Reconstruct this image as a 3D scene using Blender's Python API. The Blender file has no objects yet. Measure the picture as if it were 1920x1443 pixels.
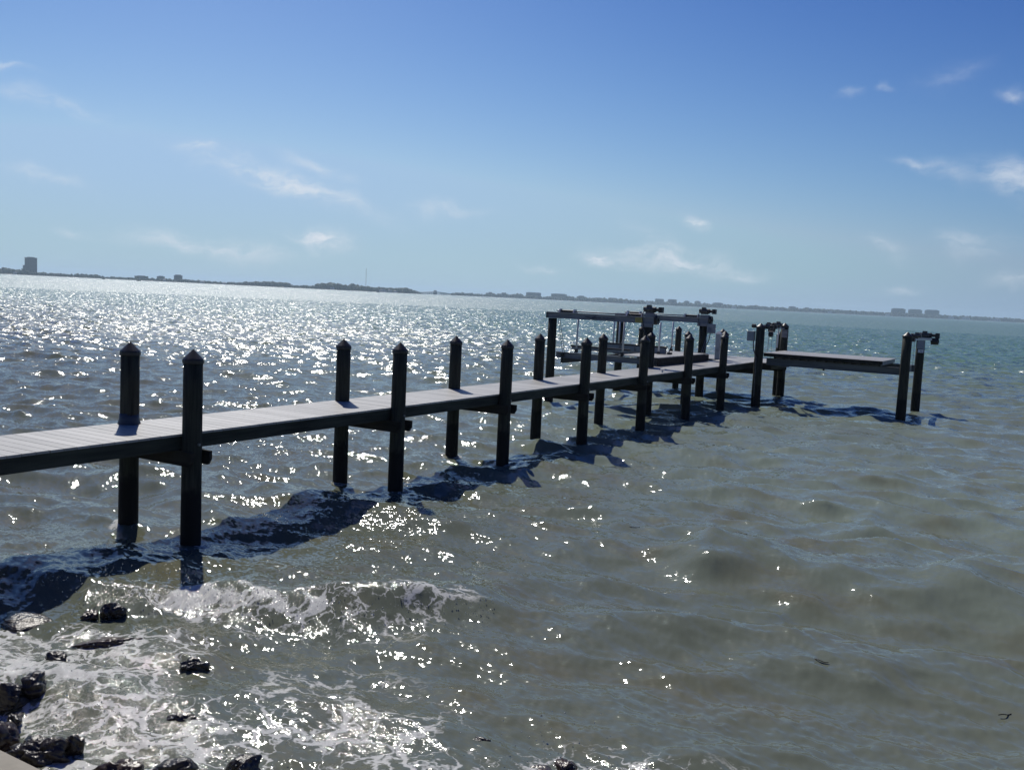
import bpy, bmesh, math, random
import numpy as np
from mathutils import Vector, Matrix
random.seed(7); RNG = np.random.default_rng(11)
S = bpy.context.scene
COL = S.collection
R = math.radians

# ---------------------------------------------------------------- camera
PXW, PXH, FPX = 1920.0, 1443.0, 1741.4
PITCH, ROLL, YAW = 0.0941427, 0.0482819, -0.5281472
CAM = np.array([8.43, 0.0, 3.65])
FW = np.array([math.sin(YAW)*math.cos(PITCH), math.cos(YAW)*math.cos(PITCH), -math.sin(PITCH)])
RT0 = np.array([math.cos(YAW), -math.sin(YAW), 0.0]); UP0 = np.cross(RT0, FW)
RT = RT0*math.cos(ROLL)+UP0*math.sin(ROLL); UP = -RT0*math.sin(ROLL)+UP0*math.cos(ROLL)
cd = bpy.data.cameras.new('camera'); cam = bpy.data.objects.new('camera', cd); COL.objects.link(cam)
M = Matrix(((RT[0], UP[0], -FW[0], CAM[0]), (RT[1], UP[1], -FW[1], CAM[1]), (RT[2], UP[2], -FW[2], CAM[2]), (0, 0, 0, 1)))
cam.matrix_world = M
cd.sensor_width = 36.0; cd.lens = FPX*36.0/PXW; cd.clip_start = 0.1; cd.clip_end = 40000
S.camera = cam

def ray(u, v):
    r = FW*FPX+RT*(u-PXW/2)+UP*(PXH/2-v); return r/np.linalg.norm(r)
def onz(u, v, z):
    r = ray(u, v); return CAM+r*((z-CAM[2])/r[2])

# ---------------------------------------------------------------- light
SUN_AZ, SUN_EL = R(-50.0), R(46.0)      # azimuth clockwise from +Y
S.view_settings.view_transform = 'Standard'; S.view_settings.look = 'None'
S.view_settings.exposure = 0.0; S.view_settings.gamma = 1.0
sd = Vector((math.sin(SUN_AZ)*math.cos(SUN_EL), math.cos(SUN_AZ)*math.cos(SUN_EL), math.sin(SUN_EL)))
sl = bpy.data.lights.new('sun', 'SUN'); sl.energy = 3.6; sl.angle = R(0.53); sl.color = (1.0, 0.955, 0.88)
so = bpy.data.objects.new('sun', sl); COL.objects.link(so); so.rotation_euler = sd.to_track_quat('Z', 'Y').to_euler()
so.location = (0, 0, 60)

W = bpy.data.worlds.new('World'); S.world = W; W.use_nodes = True
nt = W.node_tree; nt.nodes.clear()
def N(tree, t, **k):
    n = tree.nodes.new(t)
    for a, b in k.items(): setattr(n, a, b)
    return n
def L(tree, a, b): tree.links.new(a, b)
def mth(tree, op, a, b=None, c=None, clamp=False):
    n = N(tree, 'ShaderNodeMath', operation=op); n.use_clamp = clamp
    for i, x in enumerate((a, b, c)):
        if x is None: continue
        if hasattr(x, 'links') or hasattr(x, 'is_linked'): L(tree, x, n.inputs[i])
        else: n.inputs[i].default_value = x
    return n.outputs[0]
def vmt(tree, op, a, b=None, out=0, scale=None):
    n = N(tree, 'ShaderNodeVectorMath', operation=op)
    for i, x in enumerate((a, b)):
        if x is None: continue
        if hasattr(x, 'is_linked'): L(tree, x, n.inputs[i])
        else: n.inputs[i].default_value = x
    if scale is not None:
        if hasattr(scale, 'is_linked'): L(tree, scale, n.inputs['Scale'])
        else: n.inputs['Scale'].default_value = scale
    return n.outputs['Value'] if op in ('DOT_PRODUCT', 'LENGTH', 'DISTANCE') else n.outputs['Vector']
sky = N(nt, 'ShaderNodeTexSky', sky_type='NISHITA'); sky.sun_disc = False
sky.sun_elevation = SUN_EL; sky.sun_rotation = SUN_AZ
sky.altitude = 0; sky.air_density = 1.0; sky.dust_density = 0.6; sky.ozone_density = 5.0
tc = N(nt, 'ShaderNodeTexCoord')
bg = N(nt, 'ShaderNodeBackground'); bg.inputs['Strength'].default_value = 0.085
wo = N(nt, 'ShaderNodeOutputWorld')
# clouds: ragged patches around given sky directions
wn = N(nt, 'ShaderNodeTexNoise'); wn.inputs['Scale'].default_value = 16; wn.inputs['Detail'].default_value = 5
L(nt, tc.outputs['Generated'], wn.inputs['Vector'])
wrp = vmt(nt, 'SUBTRACT', wn.outputs['Color'], (0.5, 0.5, 0.5))
wrp = vmt(nt, 'SCALE', wrp, scale=0.05)
dirn = vmt(nt, 'ADD', tc.outputs['Generated'], wrp)
CL = [  # u, v, half-width px, half-height px, tilt (px slope), density
 (500, 326, 95, 15, .34, .34), (600, 370, 95, 14, .33, .36), (598, 449, 40, 11, .16, 1.1), (350, 462, 100, 12, .20, .40), (480, 470, 60, 12, .1, .28),
 (1128, 491, 34, 8, .22, .7), (1235, 488, 75, 17, .12, .45), (1310, 494, 60, 18, .25, .26), (1309, 420, 17, 8, .3, .75), (1897, 340, 44, 17, .3, .40),
 (1782, 322, 30, 11, .5, .20), (1718, 308, 26, 6, .1, .28), (90, 196, 80, 12, .22, .22), (78, 336, 45, 8, .15, .30), (1600, 176, 16, 7, .0, .2), (1665, 173, 8, 5, .0, .18),
 (1660, 463, 24, 10, .6, .28), (1825, 460, 42, 14, .0, .22), (1012, 508, 38, 7, .1, .38), (1398, 520, 26, 8, .2, .35), (835, 397, 60, 10, .1, .22), (602, 317, 46, 9, .4, .30),
 (378, 274, 28, 5, .1, .38), (1908, 172, 16, 8, .0, .3), (1785, 142, 36, 12, -.3, .1), (135, 424, 18, 6, .1, .3), (1900, 530, 30, 9, 0, .3), (1685, 536, 24, 6, 0, .25), (12, 130, 28, 6, .2, .28), (1210, 440, 50, 14, .5, .12)]
tot = None
for (u, v, hw, hh, sl_, den) in CL:
    c = ray(u, v); ex = ray(u+20, v+20*sl_)-c; ex /= np.linalg.norm(ex)
    ey = ray(u-20*sl_, v+20)-c; ey -= ex*np.dot(ex, ey); ey /= np.linalg.norm(ey)
    A = ex*FPX/(hw*1.05); B = ey*FPX/(hh*1.15); den = min(1.0, den*1.2)
    a = vmt(nt, 'DOT_PRODUCT', dirn, tuple(A)); a = mth(nt, 'SUBTRACT', a, float(np.dot(c, A)))
    b = vmt(nt, 'DOT_PRODUCT', dirn, tuple(B)); b = mth(nt, 'SUBTRACT', b, float(np.dot(c, B)))
    r2 = mth(nt, 'ADD', mth(nt, 'MULTIPLY', a, a), mth(nt, 'MULTIPLY', b, b))
    g = mth(nt, 'MULTIPLY', mth(nt, 'EXPONENT', mth(nt, 'MULTIPLY', r2, -1.0)), den)
    # in front only
    f = mth(nt, 'GREATER_THAN', vmt(nt, 'DOT_PRODUCT', tc.outputs['Generated'], tuple(c)), 0.5)
    g = mth(nt, 'MULTIPLY', g, f)
    tot = g if tot is None else mth(nt, 'ADD', tot, g)
mp = N(nt, 'ShaderNodeMapping'); mp.inputs['Scale'].default_value = (30, 30, 100)
L(nt, dirn, mp.inputs['Vector'])
cn = N(nt, 'ShaderNodeTexNoise'); cn.inputs['Scale'].default_value = 1.0; cn.inputs['Detail'].default_value = 6; cn.inputs['Roughness'].default_value = .62
L(nt, mp.outputs['Vector'], cn.inputs['Vector'])
cr = N(nt, 'ShaderNodeMapRange'); L(nt, cn.outputs['Fac'], cr.inputs['Value'])
cr.inputs['From Min'].default_value = .39; cr.inputs['From Max'].default_value = .60; cr.inputs['To Min'].default_value = .3; cr.inputs['To Max'].default_value = 1.25
m1 = mth(nt, 'MULTIPLY', tot, cr.outputs['Result'], clamp=True)
# faint veil low in the sky
mix = N(nt, 'ShaderNodeMix', data_type='RGBA'); mix.inputs['B'].default_value = (8.6, 9.2, 10.0, 1)
szz = N(nt, 'ShaderNodeSeparateXYZ'); L(nt, tc.outputs['Generated'], szz.inputs[0])
hzf = mth(nt, 'EXPONENT', mth(nt, 'MULTIPLY', mth(nt, 'MAXIMUM', szz.outputs['Z'], 0.0), -7.5))
hzf = mth(nt, 'MULTIPLY', hzf, .95)
hmx = N(nt, 'ShaderNodeMix', data_type='RGBA'); 
sf = mth(nt, 'DIVIDE', mth(nt, 'SUBTRACT', vmt(nt, 'DOT_PRODUCT', tc.outputs['Generated'], (math.sin(SUN_AZ), math.cos(SUN_AZ), 0)), .55), .42, clamp=True)
hcol = N(nt, 'ShaderNodeMix', data_type='RGBA'); hcol.inputs['A'].default_value = (2.2, 3.8, 6.2, 1); hcol.inputs['B'].default_value = (4.9, 6.8, 8.3, 1)
L(nt, sf, hcol.inputs['Factor']); L(nt, hcol.outputs['Result'], hmx.inputs['B'])
sc0 = vmt(nt, 'SCALE', sky.outputs['Color'], scale=.085)
# deeper, more saturated clear-air blue away from the sun
pw = N(nt, 'ShaderNodeVectorMath', operation='POWER'); L(nt, sc0, pw.inputs[0]); pw.inputs[1].default_value = (2.7, 2.1, 1.4)
sc1 = vmt(nt, 'MULTIPLY', pw.outputs['Vector'], (3.1, 1.50, 1.07))
sc1 = vmt(nt, 'MINIMUM', sc1, (.34, .53, .84))
sc1 = vmt(nt, 'SCALE', sc1, scale=1/.085)
L(nt, hzf, hmx.inputs['Factor']); L(nt, sc1, hmx.inputs['A'])
L(nt, m1, mix.inputs['Factor']); L(nt, hmx.outputs['Result'], mix.inputs['A'])
L(nt, mix.outputs['Result'], bg.inputs['Color']); L(nt, bg.outputs[0], wo.inputs['Surface'])

# ---------------------------------------------------------------- render quality
c_ = S.cycles
c_.use_denoising = True; c_.denoiser = 'OPENIMAGEDENOISE'; c_.denoising_input_passes = 'RGB_ALBEDO_NORMAL'; c_.use_adaptive_sampling = False
c_.max_bounces = 5; c_.diffuse_bounces = 2; c_.glossy_bounces = 3; c_.transmission_bounces = 2; c_.volume_bounces = 1
c_.sample_clamp_direct = 0.0; c_.sample_clamp_indirect = 3.0; c_.caustics_reflective = False; c_.caustics_refractive = False

# ---------------------------------------------------------------- materials
def mat(name, col, rough=.6, metal=0., noise=None, col2=None, scale=8., bump=0., bscale=None, spec=.5, stretch=(1, 1, 1), detail=6):
    m = bpy.data.materials.new(name); m.use_nodes = True; t = m.node_tree
    b = t.nodes['Principled BSDF']; b.inputs['Roughness'].default_value = rough; b.inputs['Metallic'].default_value = metal
    b.inputs['Specular IOR Level'].default_value = spec
    b.inputs['Base Color'].default_value = (*col, 1)
    if col2 is not None or bump:
        g = N(t, 'ShaderNodeTexCoord'); mpp = N(t, 'ShaderNodeMapping'); mpp.inputs['Scale'].default_value = stretch
        L(t, g.outputs['Object'], mpp.inputs['Vector'])
        n = N(t, 'ShaderNodeTexNoise'); n.inputs['Scale'].default_value = scale; n.inputs['Detail'].default_value = detail
        L(t, mpp.outputs['Vector'], n.inputs['Vector'])
        if col2 is not None:
            cr_ = N(t, 'ShaderNodeValToRGB'); cr_.color_ramp.elements[0].position = .35; cr_.color_ramp.elements[1].position = .68
            cr_.color_ramp.elements[0].color = (*col, 1); cr_.color_ramp.elements[1].color = (*col2, 1)
            L(t, n.outputs['Fac'], cr_.inputs['Fac']); L(t, cr_.outputs['Color'], b.inputs['Base Color'])
        if bump:
            n2 = N(t, 'ShaderNodeTexNoise'); n2.inputs['Scale'].default_value = bscale or scale*3; n2.inputs['Detail'].default_value = 5
            L(t, mpp.outputs['Vector'], n2.inputs['Vector'])
            bp = N(t, 'ShaderNodeBump'); bp.inputs['Strength'].default_value = 1.0; bp.inputs['Distance'].default_value = bump
            L(t, n2.outputs['Fac'], bp.inputs['Height']); L(t, bp.outputs['Normal'], b.inputs['Normal'])
    return m

def pile_mat():
    m = bpy.data.materials.new('treated_piling_wood'); m.use_nodes = True; t = m.node_tree
    b = t.nodes['Principled BSDF']; b.inputs['Roughness'].default_value = .8; b.inputs['Specular IOR Level'].default_value = .3
    g = N(t, 'ShaderNodeNewGeometry'); mpp = N(t, 'ShaderNodeMapping'); mpp.inputs['Scale'].default_value = (22, 22, 1.4)
    L(t, g.outputs['Position'], mpp.inputs['Vector'])
    n = N(t, 'ShaderNodeTexNoise'); n.inputs['Scale'].default_value = 1; n.inputs['Detail'].default_value = 7; n.inputs['Roughness'].default_value = .65
    L(t, mpp.outputs['Vector'], n.inputs['Vector'])
    cr_ = N(t, 'ShaderNodeValToRGB'); e = cr_.color_ramp.elements
    e[0].position = .33; e[0].color = (.012, .013, .010, 1); e[1].position = .7; e[1].color = (.05, .052, .037, 1)
    L(t, n.outputs['Fac'], cr_.inputs['Fac'])
    # wet, growth-covered lower length (tide mark about .8 m above the water)
    sx = N(t, 'ShaderNodeSeparateXYZ'); L(t, g.outputs['Position'], sx.inputs[0])
    n3 = N(t, 'ShaderNodeTexNoise'); n3.inputs['Scale'].default_value = 9; n3.inputs['Detail'].default_value = 4
    L(t, g.outputs['Position'], n3.inputs['Vector'])
    z = mth(t, 'ADD', sx.outputs['Z'], mth(t, 'MULTIPLY', n3.outputs['Fac'], -.28))
    mr = N(t, 'ShaderNodeMapRange'); mr.inputs['From Min'].default_value = .55; mr.inputs['From Max'].default_value = .66
    L(t, z, mr.inputs['Value'])
    mx = N(t, 'ShaderNodeMix', data_type='RGBA'); mx.inputs['A'].default_value = (.006, .006, .006, 1)
    L(t, mr.outputs[0], mx.inputs['Factor']); L(t, cr_.outputs['Color'], mx.inputs['B']); L(t, mx.outputs['Result'], b.inputs['Base Color'])
    bp = N(t, 'ShaderNodeBump'); bp.inputs['Distance'].default_value = .012
    L(t, n.outputs['Fac'], bp.inputs['Height']); L(t, bp.outputs['Normal'], b.inputs['Normal'])
    return m
MP = pile_mat()
M_CAP = mat('black_cap_plastic', (.014, .014, .015), .42, bump=.002, scale=20)
M_SKIRT = mat('blue_black_sleeve', (.02, .03, .055), .5)
M_WOOD = mat('weathered_treated_lumber', (.022, .025, .02), .8, col2=(.06, .065, .048), scale=1.2, stretch=(9, 1.0, 9), bump=.004, bscale=3, spec=.25)
M_WOODX = mat('dark_treated_lumber', (.014, .013, .011), .85, col2=(.035, .033, .026), scale=1.2, stretch=(1.2, 9, 9), bump=.004, bscale=3, spec=.25)
M_ALU = mat('grey_aluminium', (.15, .155, .17), .5, metal=.3, col2=(.25, .255, .275), scale=1.5, stretch=(1, 4, 6), bump=.0008)
M_ALUD = mat('dull_aluminium', (.085, .09, .09), .6, metal=.2, col2=(.15, .155, .155), scale=1.5, stretch=(1, 4, 6))
M_ALUB = mat('bright_aluminium', (.62, .63, .64), .35, metal=.6, col2=(.5, .5, .5), scale=9)
M_BLACK = mat('black_rubber_paint', (.018, .018, .02), .5, bump=.001, scale=40)
M_MOTOR = mat('motor_casing_grey', (.05, .05, .05), .45, col2=(.13, .13, .125), scale=14)
M_STEEL = mat('stainless_cable', (.22, .23, .24), .4, metal=.7)
M_PVC = mat('white_pvc', (.58, .60, .61), .4, col2=(.68, .69, .70), scale=5)
M_CARPET = mat('charcoal_bunk_carpet', (.03, .032, .035), .95, bump=.003, scale=30)
M_BOX = mat('grey_control_box', (.20, .23, .25), .5, col2=(.26, .29, .31), scale=5)
M_YELLOW = mat('yellow_sign_paint', (.42, .34, .07), .5, col2=(.5, .42, .10), scale=18)
M_DECAL = mat('dark_blue_lettering', (.03, .035, .06), .5)
M_CONC = mat('tan_seawall_concrete', (.29, .265, .205), .85, col2=(.40, .365, .29), scale=2.5, bump=.006, bscale=14)
M_GRASSY = mat('lawn_ground', (.06, .075, .03), .9, col2=(.10, .11, .05), scale=3, bump=.01)

def deck_mat():
    m = bpy.data.materials.new('pale_grey_composite_decking'); m.use_nodes = True; t = m.node_tree
    b = t.nodes['Principled BSDF']; b.inputs['Roughness'].default_value = .5; b.inputs['Specular IOR Level'].default_value = .5
    g = N(t, 'ShaderNodeNewGeometry')
    oi = N(t, 'ShaderNodeAttribute'); oi.attribute_name = 'board'
    mpp = N(t, 'ShaderNodeMapping'); mpp.inputs['Scale'].default_value = (2.0, 30, 10)
    L(t, g.outputs['Position'], mpp.inputs['Vector'])
    n = N(t, 'ShaderNodeTexNoise'); n.inputs['Scale'].default_value = 1; n.inputs['Detail'].default_value = 5; L(t, mpp.outputs['Vector'], n.inputs['Vector'])
    n2 = N(t, 'ShaderNodeTexNoise'); n2.inputs['Scale'].default_value = 1.3; n2.inputs['Detail'].default_value = 5; L(t, g.outputs['Position'], n2.inputs['Vector'])
    f = mth(t, 'ADD', mth(t, 'MULTIPLY', n.outputs['Fac'], .5), mth(t, 'MULTIPLY', n2.outputs['Fac'], .6))
    f = mth(t, 'ADD', f, mth(t, 'MULTIPLY', oi.outputs['Fac'], .55))
    cr_ = N(t, 'ShaderNodeValToRGB'); e = cr_.color_ramp.elements
    e[0].position = .45; e[0].color = (.26, .255, .235, 1); e[1].position = 1.0; e[1].color = (.42, .41, .375, 1)
    L(t, f, cr_.inputs['Fac']); L(t, cr_.outputs['Color'], b.inputs['Base Color'])
    bp = N(t, 'ShaderNodeBump'); bp.inputs['Distance'].default_value = .002; L(t, n.outputs['Fac'], bp.inputs['Height']); L(t, bp.outputs['Normal'], b.inputs['Normal'])
    return m
M_DECK = deck_mat()

# ---------------------------------------------------------------- mesh helpers
class MB:
    def __init__(s): s.v = []; s.f = []; s.a = []
    def add(s, vs, fs, a=0.):
        o = len(s.v); s.v += [tuple(x) for x in vs]; s.f += [tuple(i+o for i in f) for f in fs]; s.a += [a]*len(vs)
    def box(s, x0, x1, y0, y1, z0, z1, a=0.):
        s.add([(x0, y0, z0), (x1, y0, z0), (x1, y1, z0), (x0, y1, z0), (x0, y0, z1), (x1, y0, z1), (x1, y1, z1), (x0, y1, z1)],
              [(0, 3, 2, 1), (4, 5, 6, 7), (0, 1, 5, 4), (1, 2, 6, 5), (2, 3, 7, 6), (3, 0, 4, 7)], a)
    def tube(s, p0, p1, r0, r1=None, n=14, caps=True):
        r1 = r0 if r1 is None else r1
        p0 = Vector(p0); p1 = Vector(p1); d = (p1-p0).normalized()
        x = d.orthogonal().normalized(); y = d.cross(x)
        vs = [p0+(x*math.cos(2*math.pi*i/n)+y*math.sin(2*math.pi*i/n))*r0 for i in range(n)]
        vs += [p1+(x*math.cos(2*math.pi*i/n)+y*math.sin(2*math.pi*i/n))*r1 for i in range(n)]
        fs = [(i, (i+1) % n, n+(i+1) % n, n+i) for i in range(n)]
        if caps: fs += [tuple(range(n-1, -1, -1)), tuple(range(n, 2*n))]
        s.add(vs, fs)
    def lathe(s, cx, cy, prof, n=20, wob=0.):
        vs = []; fs = []
        for k, (r, z) in enumerate(prof):
            for i in range(n):
                a = 2*math.pi*i/n; rr = r*(1+wob*math.sin(3*a+k*.9)*.5+wob*random.uniform(-.5, .5))
                vs.append((cx+rr*math.cos(a), cy+rr*math.sin(a), z))
        for k in range(len(prof)-1):
            for i in range(n):
                j = (i+1) % n; fs.append((k*n+i, k*n+j, (k+1)*n+j, (k+1)*n+i))
        fs.append(tuple(range(n-1, -1, -1))); fs.append(tuple(range((len(prof)-1)*n, len(prof)*n)))
        s.add(vs, fs)
    def path(s, pts, r, n=8):
        for a, b in zip(pts[:-1], pts[1:]): s.tube(a, b, r, n=n)
    def build(s, name, m, parent=None, smooth=False, bevel=0.):
        me = bpy.data.meshes.new(name); me.from_pydata(s.v, [], s.f); me.materials.append(m)
        if any(s.a):
            at = me.attributes.new('board', 'FLOAT', 'POINT'); at.data.foreach_set('value', s.a)
        o = bpy.data.objects.new(name, me); COL.objects.link(o)
        if parent is not None:
            o.parent = parent; o.matrix_parent_inverse = parent.matrix_world.inverted() if False else Matrix.Translation(-parent.location)
        if smooth:
            me.polygons.foreach_set('use_smooth', [len(p.vertices) == 4 for p in me.polygons])
        if bevel:
            bm = bmesh.new(); bm.from_mesh(me)
            bmesh.ops.bevel(bm, geom=bm.edges[:], offset=bevel, segments=1, affect='EDGES', clamp_overlap=True)
            bm.to_mesh(me); bm.free()
        return o
def tag(o, label=None, cat=None, group=None, kind=None):
    if label: o['label'] = label
    if cat: o['category'] = cat
    if group: o['group'] = group
    if kind: o['kind'] = kind
    return o
def empty(name, loc, label, cat, group=None):
    o = bpy.data.objects.new(name, None); COL.objects.link(o); o.location = loc; o.empty_display_size = .2
    return tag(o, label, cat, group)
def child(o, parent, m_inv=True):
    o.parent = parent; o.matrix_parent_inverse = Matrix.Translation(-parent.location); return o

# ---------------------------------------------------------------- water
XLW, XRW = -3.19, -1.844
def tile(Lt, n, lam_min, lam_max, lam_p, dirv, spread, seed, target, kind='rms'):
    rng = np.random.default_rng(seed)
    k1 = np.fft.fftfreq(n, Lt/n)*2*np.pi
    kx, ky = np.meshgrid(k1, k1, indexing='ij'); k = np.hypot(kx, ky); k[0, 0] = 1e-6
    kp = 2*np.pi/lam_p
    Sk = k**-3.7*np.exp(-1.25*(kp/k)**2)
    c = (kx*dirv[0]+ky*dirv[1])/k
    D = np.where(c > 0, np.abs(c)**spread, 0)+.08
    Sk *= D*(k < 2*np.pi/lam_min)*(k > 2*np.pi/lam_max); Sk[0, 0] = 0
    a = (rng.normal(size=(n, n))+1j*rng.normal(size=(n, n)))*np.sqrt(Sk)
    h = np.fft.ifft2(a).real
    sx = np.fft.ifft2(1j*kx*a).real; sy = np.fft.ifft2(1j*ky*a).real
    dx = np.fft.ifft2(1j*kx/k*a).real; dy = np.fft.ifft2(1j*ky/k*a).real
    s = target/(h.std() if kind == 'rms' else math.sqrt((sx**2+sy**2).mean()))
    return h*s, dx*s, dy*s, math.sqrt((sx**2+sy**2).mean())*s
def samp(T, Lt, x, y, rot=0.):
    n = T[0].shape[0]; c, s = math.cos(rot), math.sin(rot)
    xr = (x*c-y*s)/Lt*n; yr = (x*s+y*c)/Lt*n
    i = np.floor(xr).astype(np.int64); j = np.floor(yr).astype(np.int64); fx = xr-i; fy = yr-j
    i0 = i % n; i1 = (i+1) % n; j0 = j % n; j1 = (j+1) % n
    w00 = (1-fx)*(1-fy); w10 = fx*(1-fy); w01 = (1-fx)*fy; w11 = fx*fy
    r = [A[i0, j0]*w00+A[i1, j0]*w10+A[i0, j1]*w01+A[i1, j1]*w11 for A in T[:3]]
    # rotate horizontal displacement back
    return r[0], r[1]*c+r[2]*s, -r[1]*s+r[2]*c
def sstep(x, a, b):
    t = np.clip((x-a)/(b-a), 0, 1); return t*t*(3-2*t)

def make_water():
    T1 = tile(83.0, 1024, .55, 30, 3.2, (.22, -.97), 7, 3, .058)
    T2 = tile(11.3, 1024, .07, .72, 3.0, (.3, -.95), 3, 5, .22, 'slope')
    print('slopes', T1[3], T2[3])
    az = np.concatenate([np.arange(-115, -67, .6), np.arange(-67, 10, .058), np.arange(10, 115, .6)])
    az = np.radians(az)
    r1 = 3.6*np.exp(np.arange(0, math.log(260/3.6), .0040)); r2 = 260*np.exp(np.arange(.008, math.log(9000/260.), .012))
    r = np.concatenate([r1, r2]); dr = np.gradient(r)
    RR, AA = np.meshgrid(r, az, indexing='ij'); DR = np.repeat(dr[:, None], len(az), 1)
    X = CAM[0]+RR*np.sin(AA); Y = CAM[1]+RR*np.cos(AA)
    x = X.ravel(); y = Y.ravel(); d = DR.ravel(); rr = RR.ravel()
    h1, dx1, dy1 = samp(T1, 83.0, x, y)
    h2, dx2, dy2 = samp(T2, 11.3, x, y, .5)
    f1 = 1-sstep(d, .9, 2.6)*.75
    f2 = 1-sstep(d, .10, .30)
    # gusts: patches of rougher and smoother water
    g = .8+.35*np.sin(x*.11+1.3*np.sin(y*.07))*np.sin(y*.13+.8*np.sin(x*.05))
    near = 1-sstep(y-.25*x, 6.5, 12.0)          # shallows between the rocks
    g1 = 1-.45*near
    cho = .5
    calm = .46+.54*sstep(np.hypot(x-7.5, y), 9.5, 26)+.14*sstep(4-x, 0, 3)*(1-sstep(y, 12, 20))+.10*sstep(x+.35*y, 7.3, 10)*(1-sstep(y, 16, 30))      # lee of the wall: smoother
    g = g*calm
    z = h1*f1*g1+h2*f2*g*(1+.6*near)
    px = x-(-1)*0-cho*(-dx1*f1*g1-dx2*f2*g)*-1*0
    px = x-cho*(dx1*f1*g1+dx2*f2*g)*(-1); py = y-cho*(dy1*f1*g1+dy2*f2*g)*(-1)
    px = x+cho*(dx1*f1*g1+dx2*f2*g); py = y+cho*(dy1*f1*g1+dy2*f2*g)
    # individual swells seen close to the wall: (crest points, height, front width, back width)
    def ridge(pts, H, wf, wb, x0, x1, soft=.6, wob=.12):
        P = np.array(pts, float); c = np.interp(x, P[:, 0], P[:, 1])
        # smooth the crest line
        for o in (-.35, .35): c = c+np.interp(x+o, P[:, 0], P[:, 1])
        c = c/3+wob*np.sin(x*2.3+1)+wob*.5*np.sin(x*5.1)
        s = y-c
        prof = np.where(s < 0, np.exp(-(s/wf)**2), np.exp(-(s/wb)**2))-.22*np.exp(-((s+2.0*wf)/(1.3*wf))**2)
        env = sstep(x, x0-soft, x0+soft)*(1-sstep(x, x1-soft, x1+soft))*(1+.18*np.sin(x*1.7+H*20)+.1*np.sin(x*4.3))
        return H*prof*env, s, env
    zb, sb, eb = ridge([(-5, 4.6), (-2.4, 6.0), (-1.6, 6.75), (-.7, 6.95), (.1, 7.35), (1.2, 7.95), (2, 8.35), (3, 9.0), (4.5, 9.5)], .205, .50, 1.2, -4.0, 3.0)
    zc, sc_, ec = ridge([(2.5, 12.6), (3.7, 12.7), (5, 12.7), (6.3, 12.9), (7.4, 13.1), (9, 13.1), (13, 13.6)], .36, .82, 1.5, 3.9, 10.5)
    zd, _, _ = ridge([(-2, 17), (3.5, 18.4), (5, 18.6), (7, 18.7), (12, 19)], .11, .8, 1.1, 3.0, 9.0)
    ze, _, _ = ridge([(3, 9.0), (5, 9.9), (7, 10.4), (9, 10.6), (13, 11)], .12, .6, .9, 4.2, 10.5)
    zf, _, _ = ridge([(-8, 10.0), (-4, 11.2), (0, 12.3), (3, 13)], .17, .5, .9, -7.0, -.2)
    z = z+zb+zc+zd+ze+zf
    # ragged spill on the breaking front
    spill = eb*np.exp(-((sb+.38)/.34)**2)*sstep(x, -1.0, -.3)*(1-sstep(x, .9, 2.3))
    h3, _, _ = samp(T2, 3.1, x, y, 1.1)
    z = z+spill*(h3*.8+.02)
    # foam coverage (where it lies, the pattern itself is in the material)
    def gb(cx, cy, sx, sy, rot=0.):
        c, s = math.cos(rot), math.sin(rot); u = (x-cx)*c+(y-cy)*s; v = -(x-cx)*s+(y-cy)*c
        return np.exp(-(u/sx)**2-(v/sy)**2)
    edge = y-(6.15+.42*np.clip(x, -3, 1.2)-.62*np.clip(x-1.2, 0, 9)+.18*np.sin(x*2.1)+.45*np.clip(x+.7, -3, 0))
    foam = .66*(1-sstep(edge, -1.1, .5))
    foam = np.maximum(foam, .50*gb(3.7, 5.9, 1.5, .8, -.4))
    foam = np.maximum(foam, .52*gb(5.9, 6.35, 1.6, .5, .25))
    foam = np.maximum(foam, .50*gb(1.6, 7.6, 1.5, .50, .45))
    foam = np.maximum(foam, 1.05*spill)
    foam = np.maximum(foam, .40*eb*np.exp(-((sb+.15)/.35)**2)*sstep(x, -.9, -.1)*(1-sstep(x, 2.4, 3.6)))
    # rings and wash round the nearest pilings
    for px_, py_ in [(XLW, 8.84), (XRW, 8.84), (XLW, 13.53), (XRW, 13.53), (XLW, 17.35), (XRW, 17.35)]:
        dd = np.hypot(x-px_, y-py_); z = z+np.where(dd < 2.0, (.011*np.cos(dd*34)+.02*np.exp(-(dd-.17)**2/.01))*np.exp(-dd/.38), 0)
        foam = np.maximum(foam, .42*np.exp(-((dd-.18)/.10)**2))
    foam *= (y > 2.5)
    keep_r, keep_a = RR.shape
    co = np.stack([px, py, z-(1-np.exp(-(rr/9000.)**4))*0], 1).astype(np.float32)
    idx = np.arange(keep_r*keep_a).reshape(keep_r, keep_a)
    q = np.stack([idx[:-1, :-1], idx[:-1, 1:], idx[1:, 1:], idx[1:, :-1]], -1).reshape(-1, 4).astype(np.int32)
    me = bpy.data.meshes.new('water'); nf = len(q)
    me.vertices.add(len(co)); me.vertices.foreach_set('co', co.ravel())
    me.loops.add(nf*4); me.loops.foreach_set('vertex_index', np.ascontiguousarray(q).ravel())
    me.polygons.add(nf); me.polygons.foreach_set('loop_start', np.arange(0, nf*4, 4, dtype=np.int32))
    me.polygons.foreach_set('use_smooth', np.ones(nf, dtype=bool))
    me.update(calc_edges=True)
    a = me.attributes.new('foam', 'FLOAT', 'POINT'); a.data.foreach_set('value', foam.astype(np.float32))
    a = me.attributes.new('lost', 'FLOAT', 'POINT'); a.data.foreach_set('value', (1-f2).astype(np.float32))
    a = me.attributes.new('lost_big', 'FLOAT', 'POINT'); a.data.foreach_set('value', (1-f1).astype(np.float32))
    a = me.attributes.new('crest', 'FLOAT', 'POINT'); a.data.foreach_set('value', np.clip(z*3, -1, 1).astype(np.float32))
    global WCO; WCO = co
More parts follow.
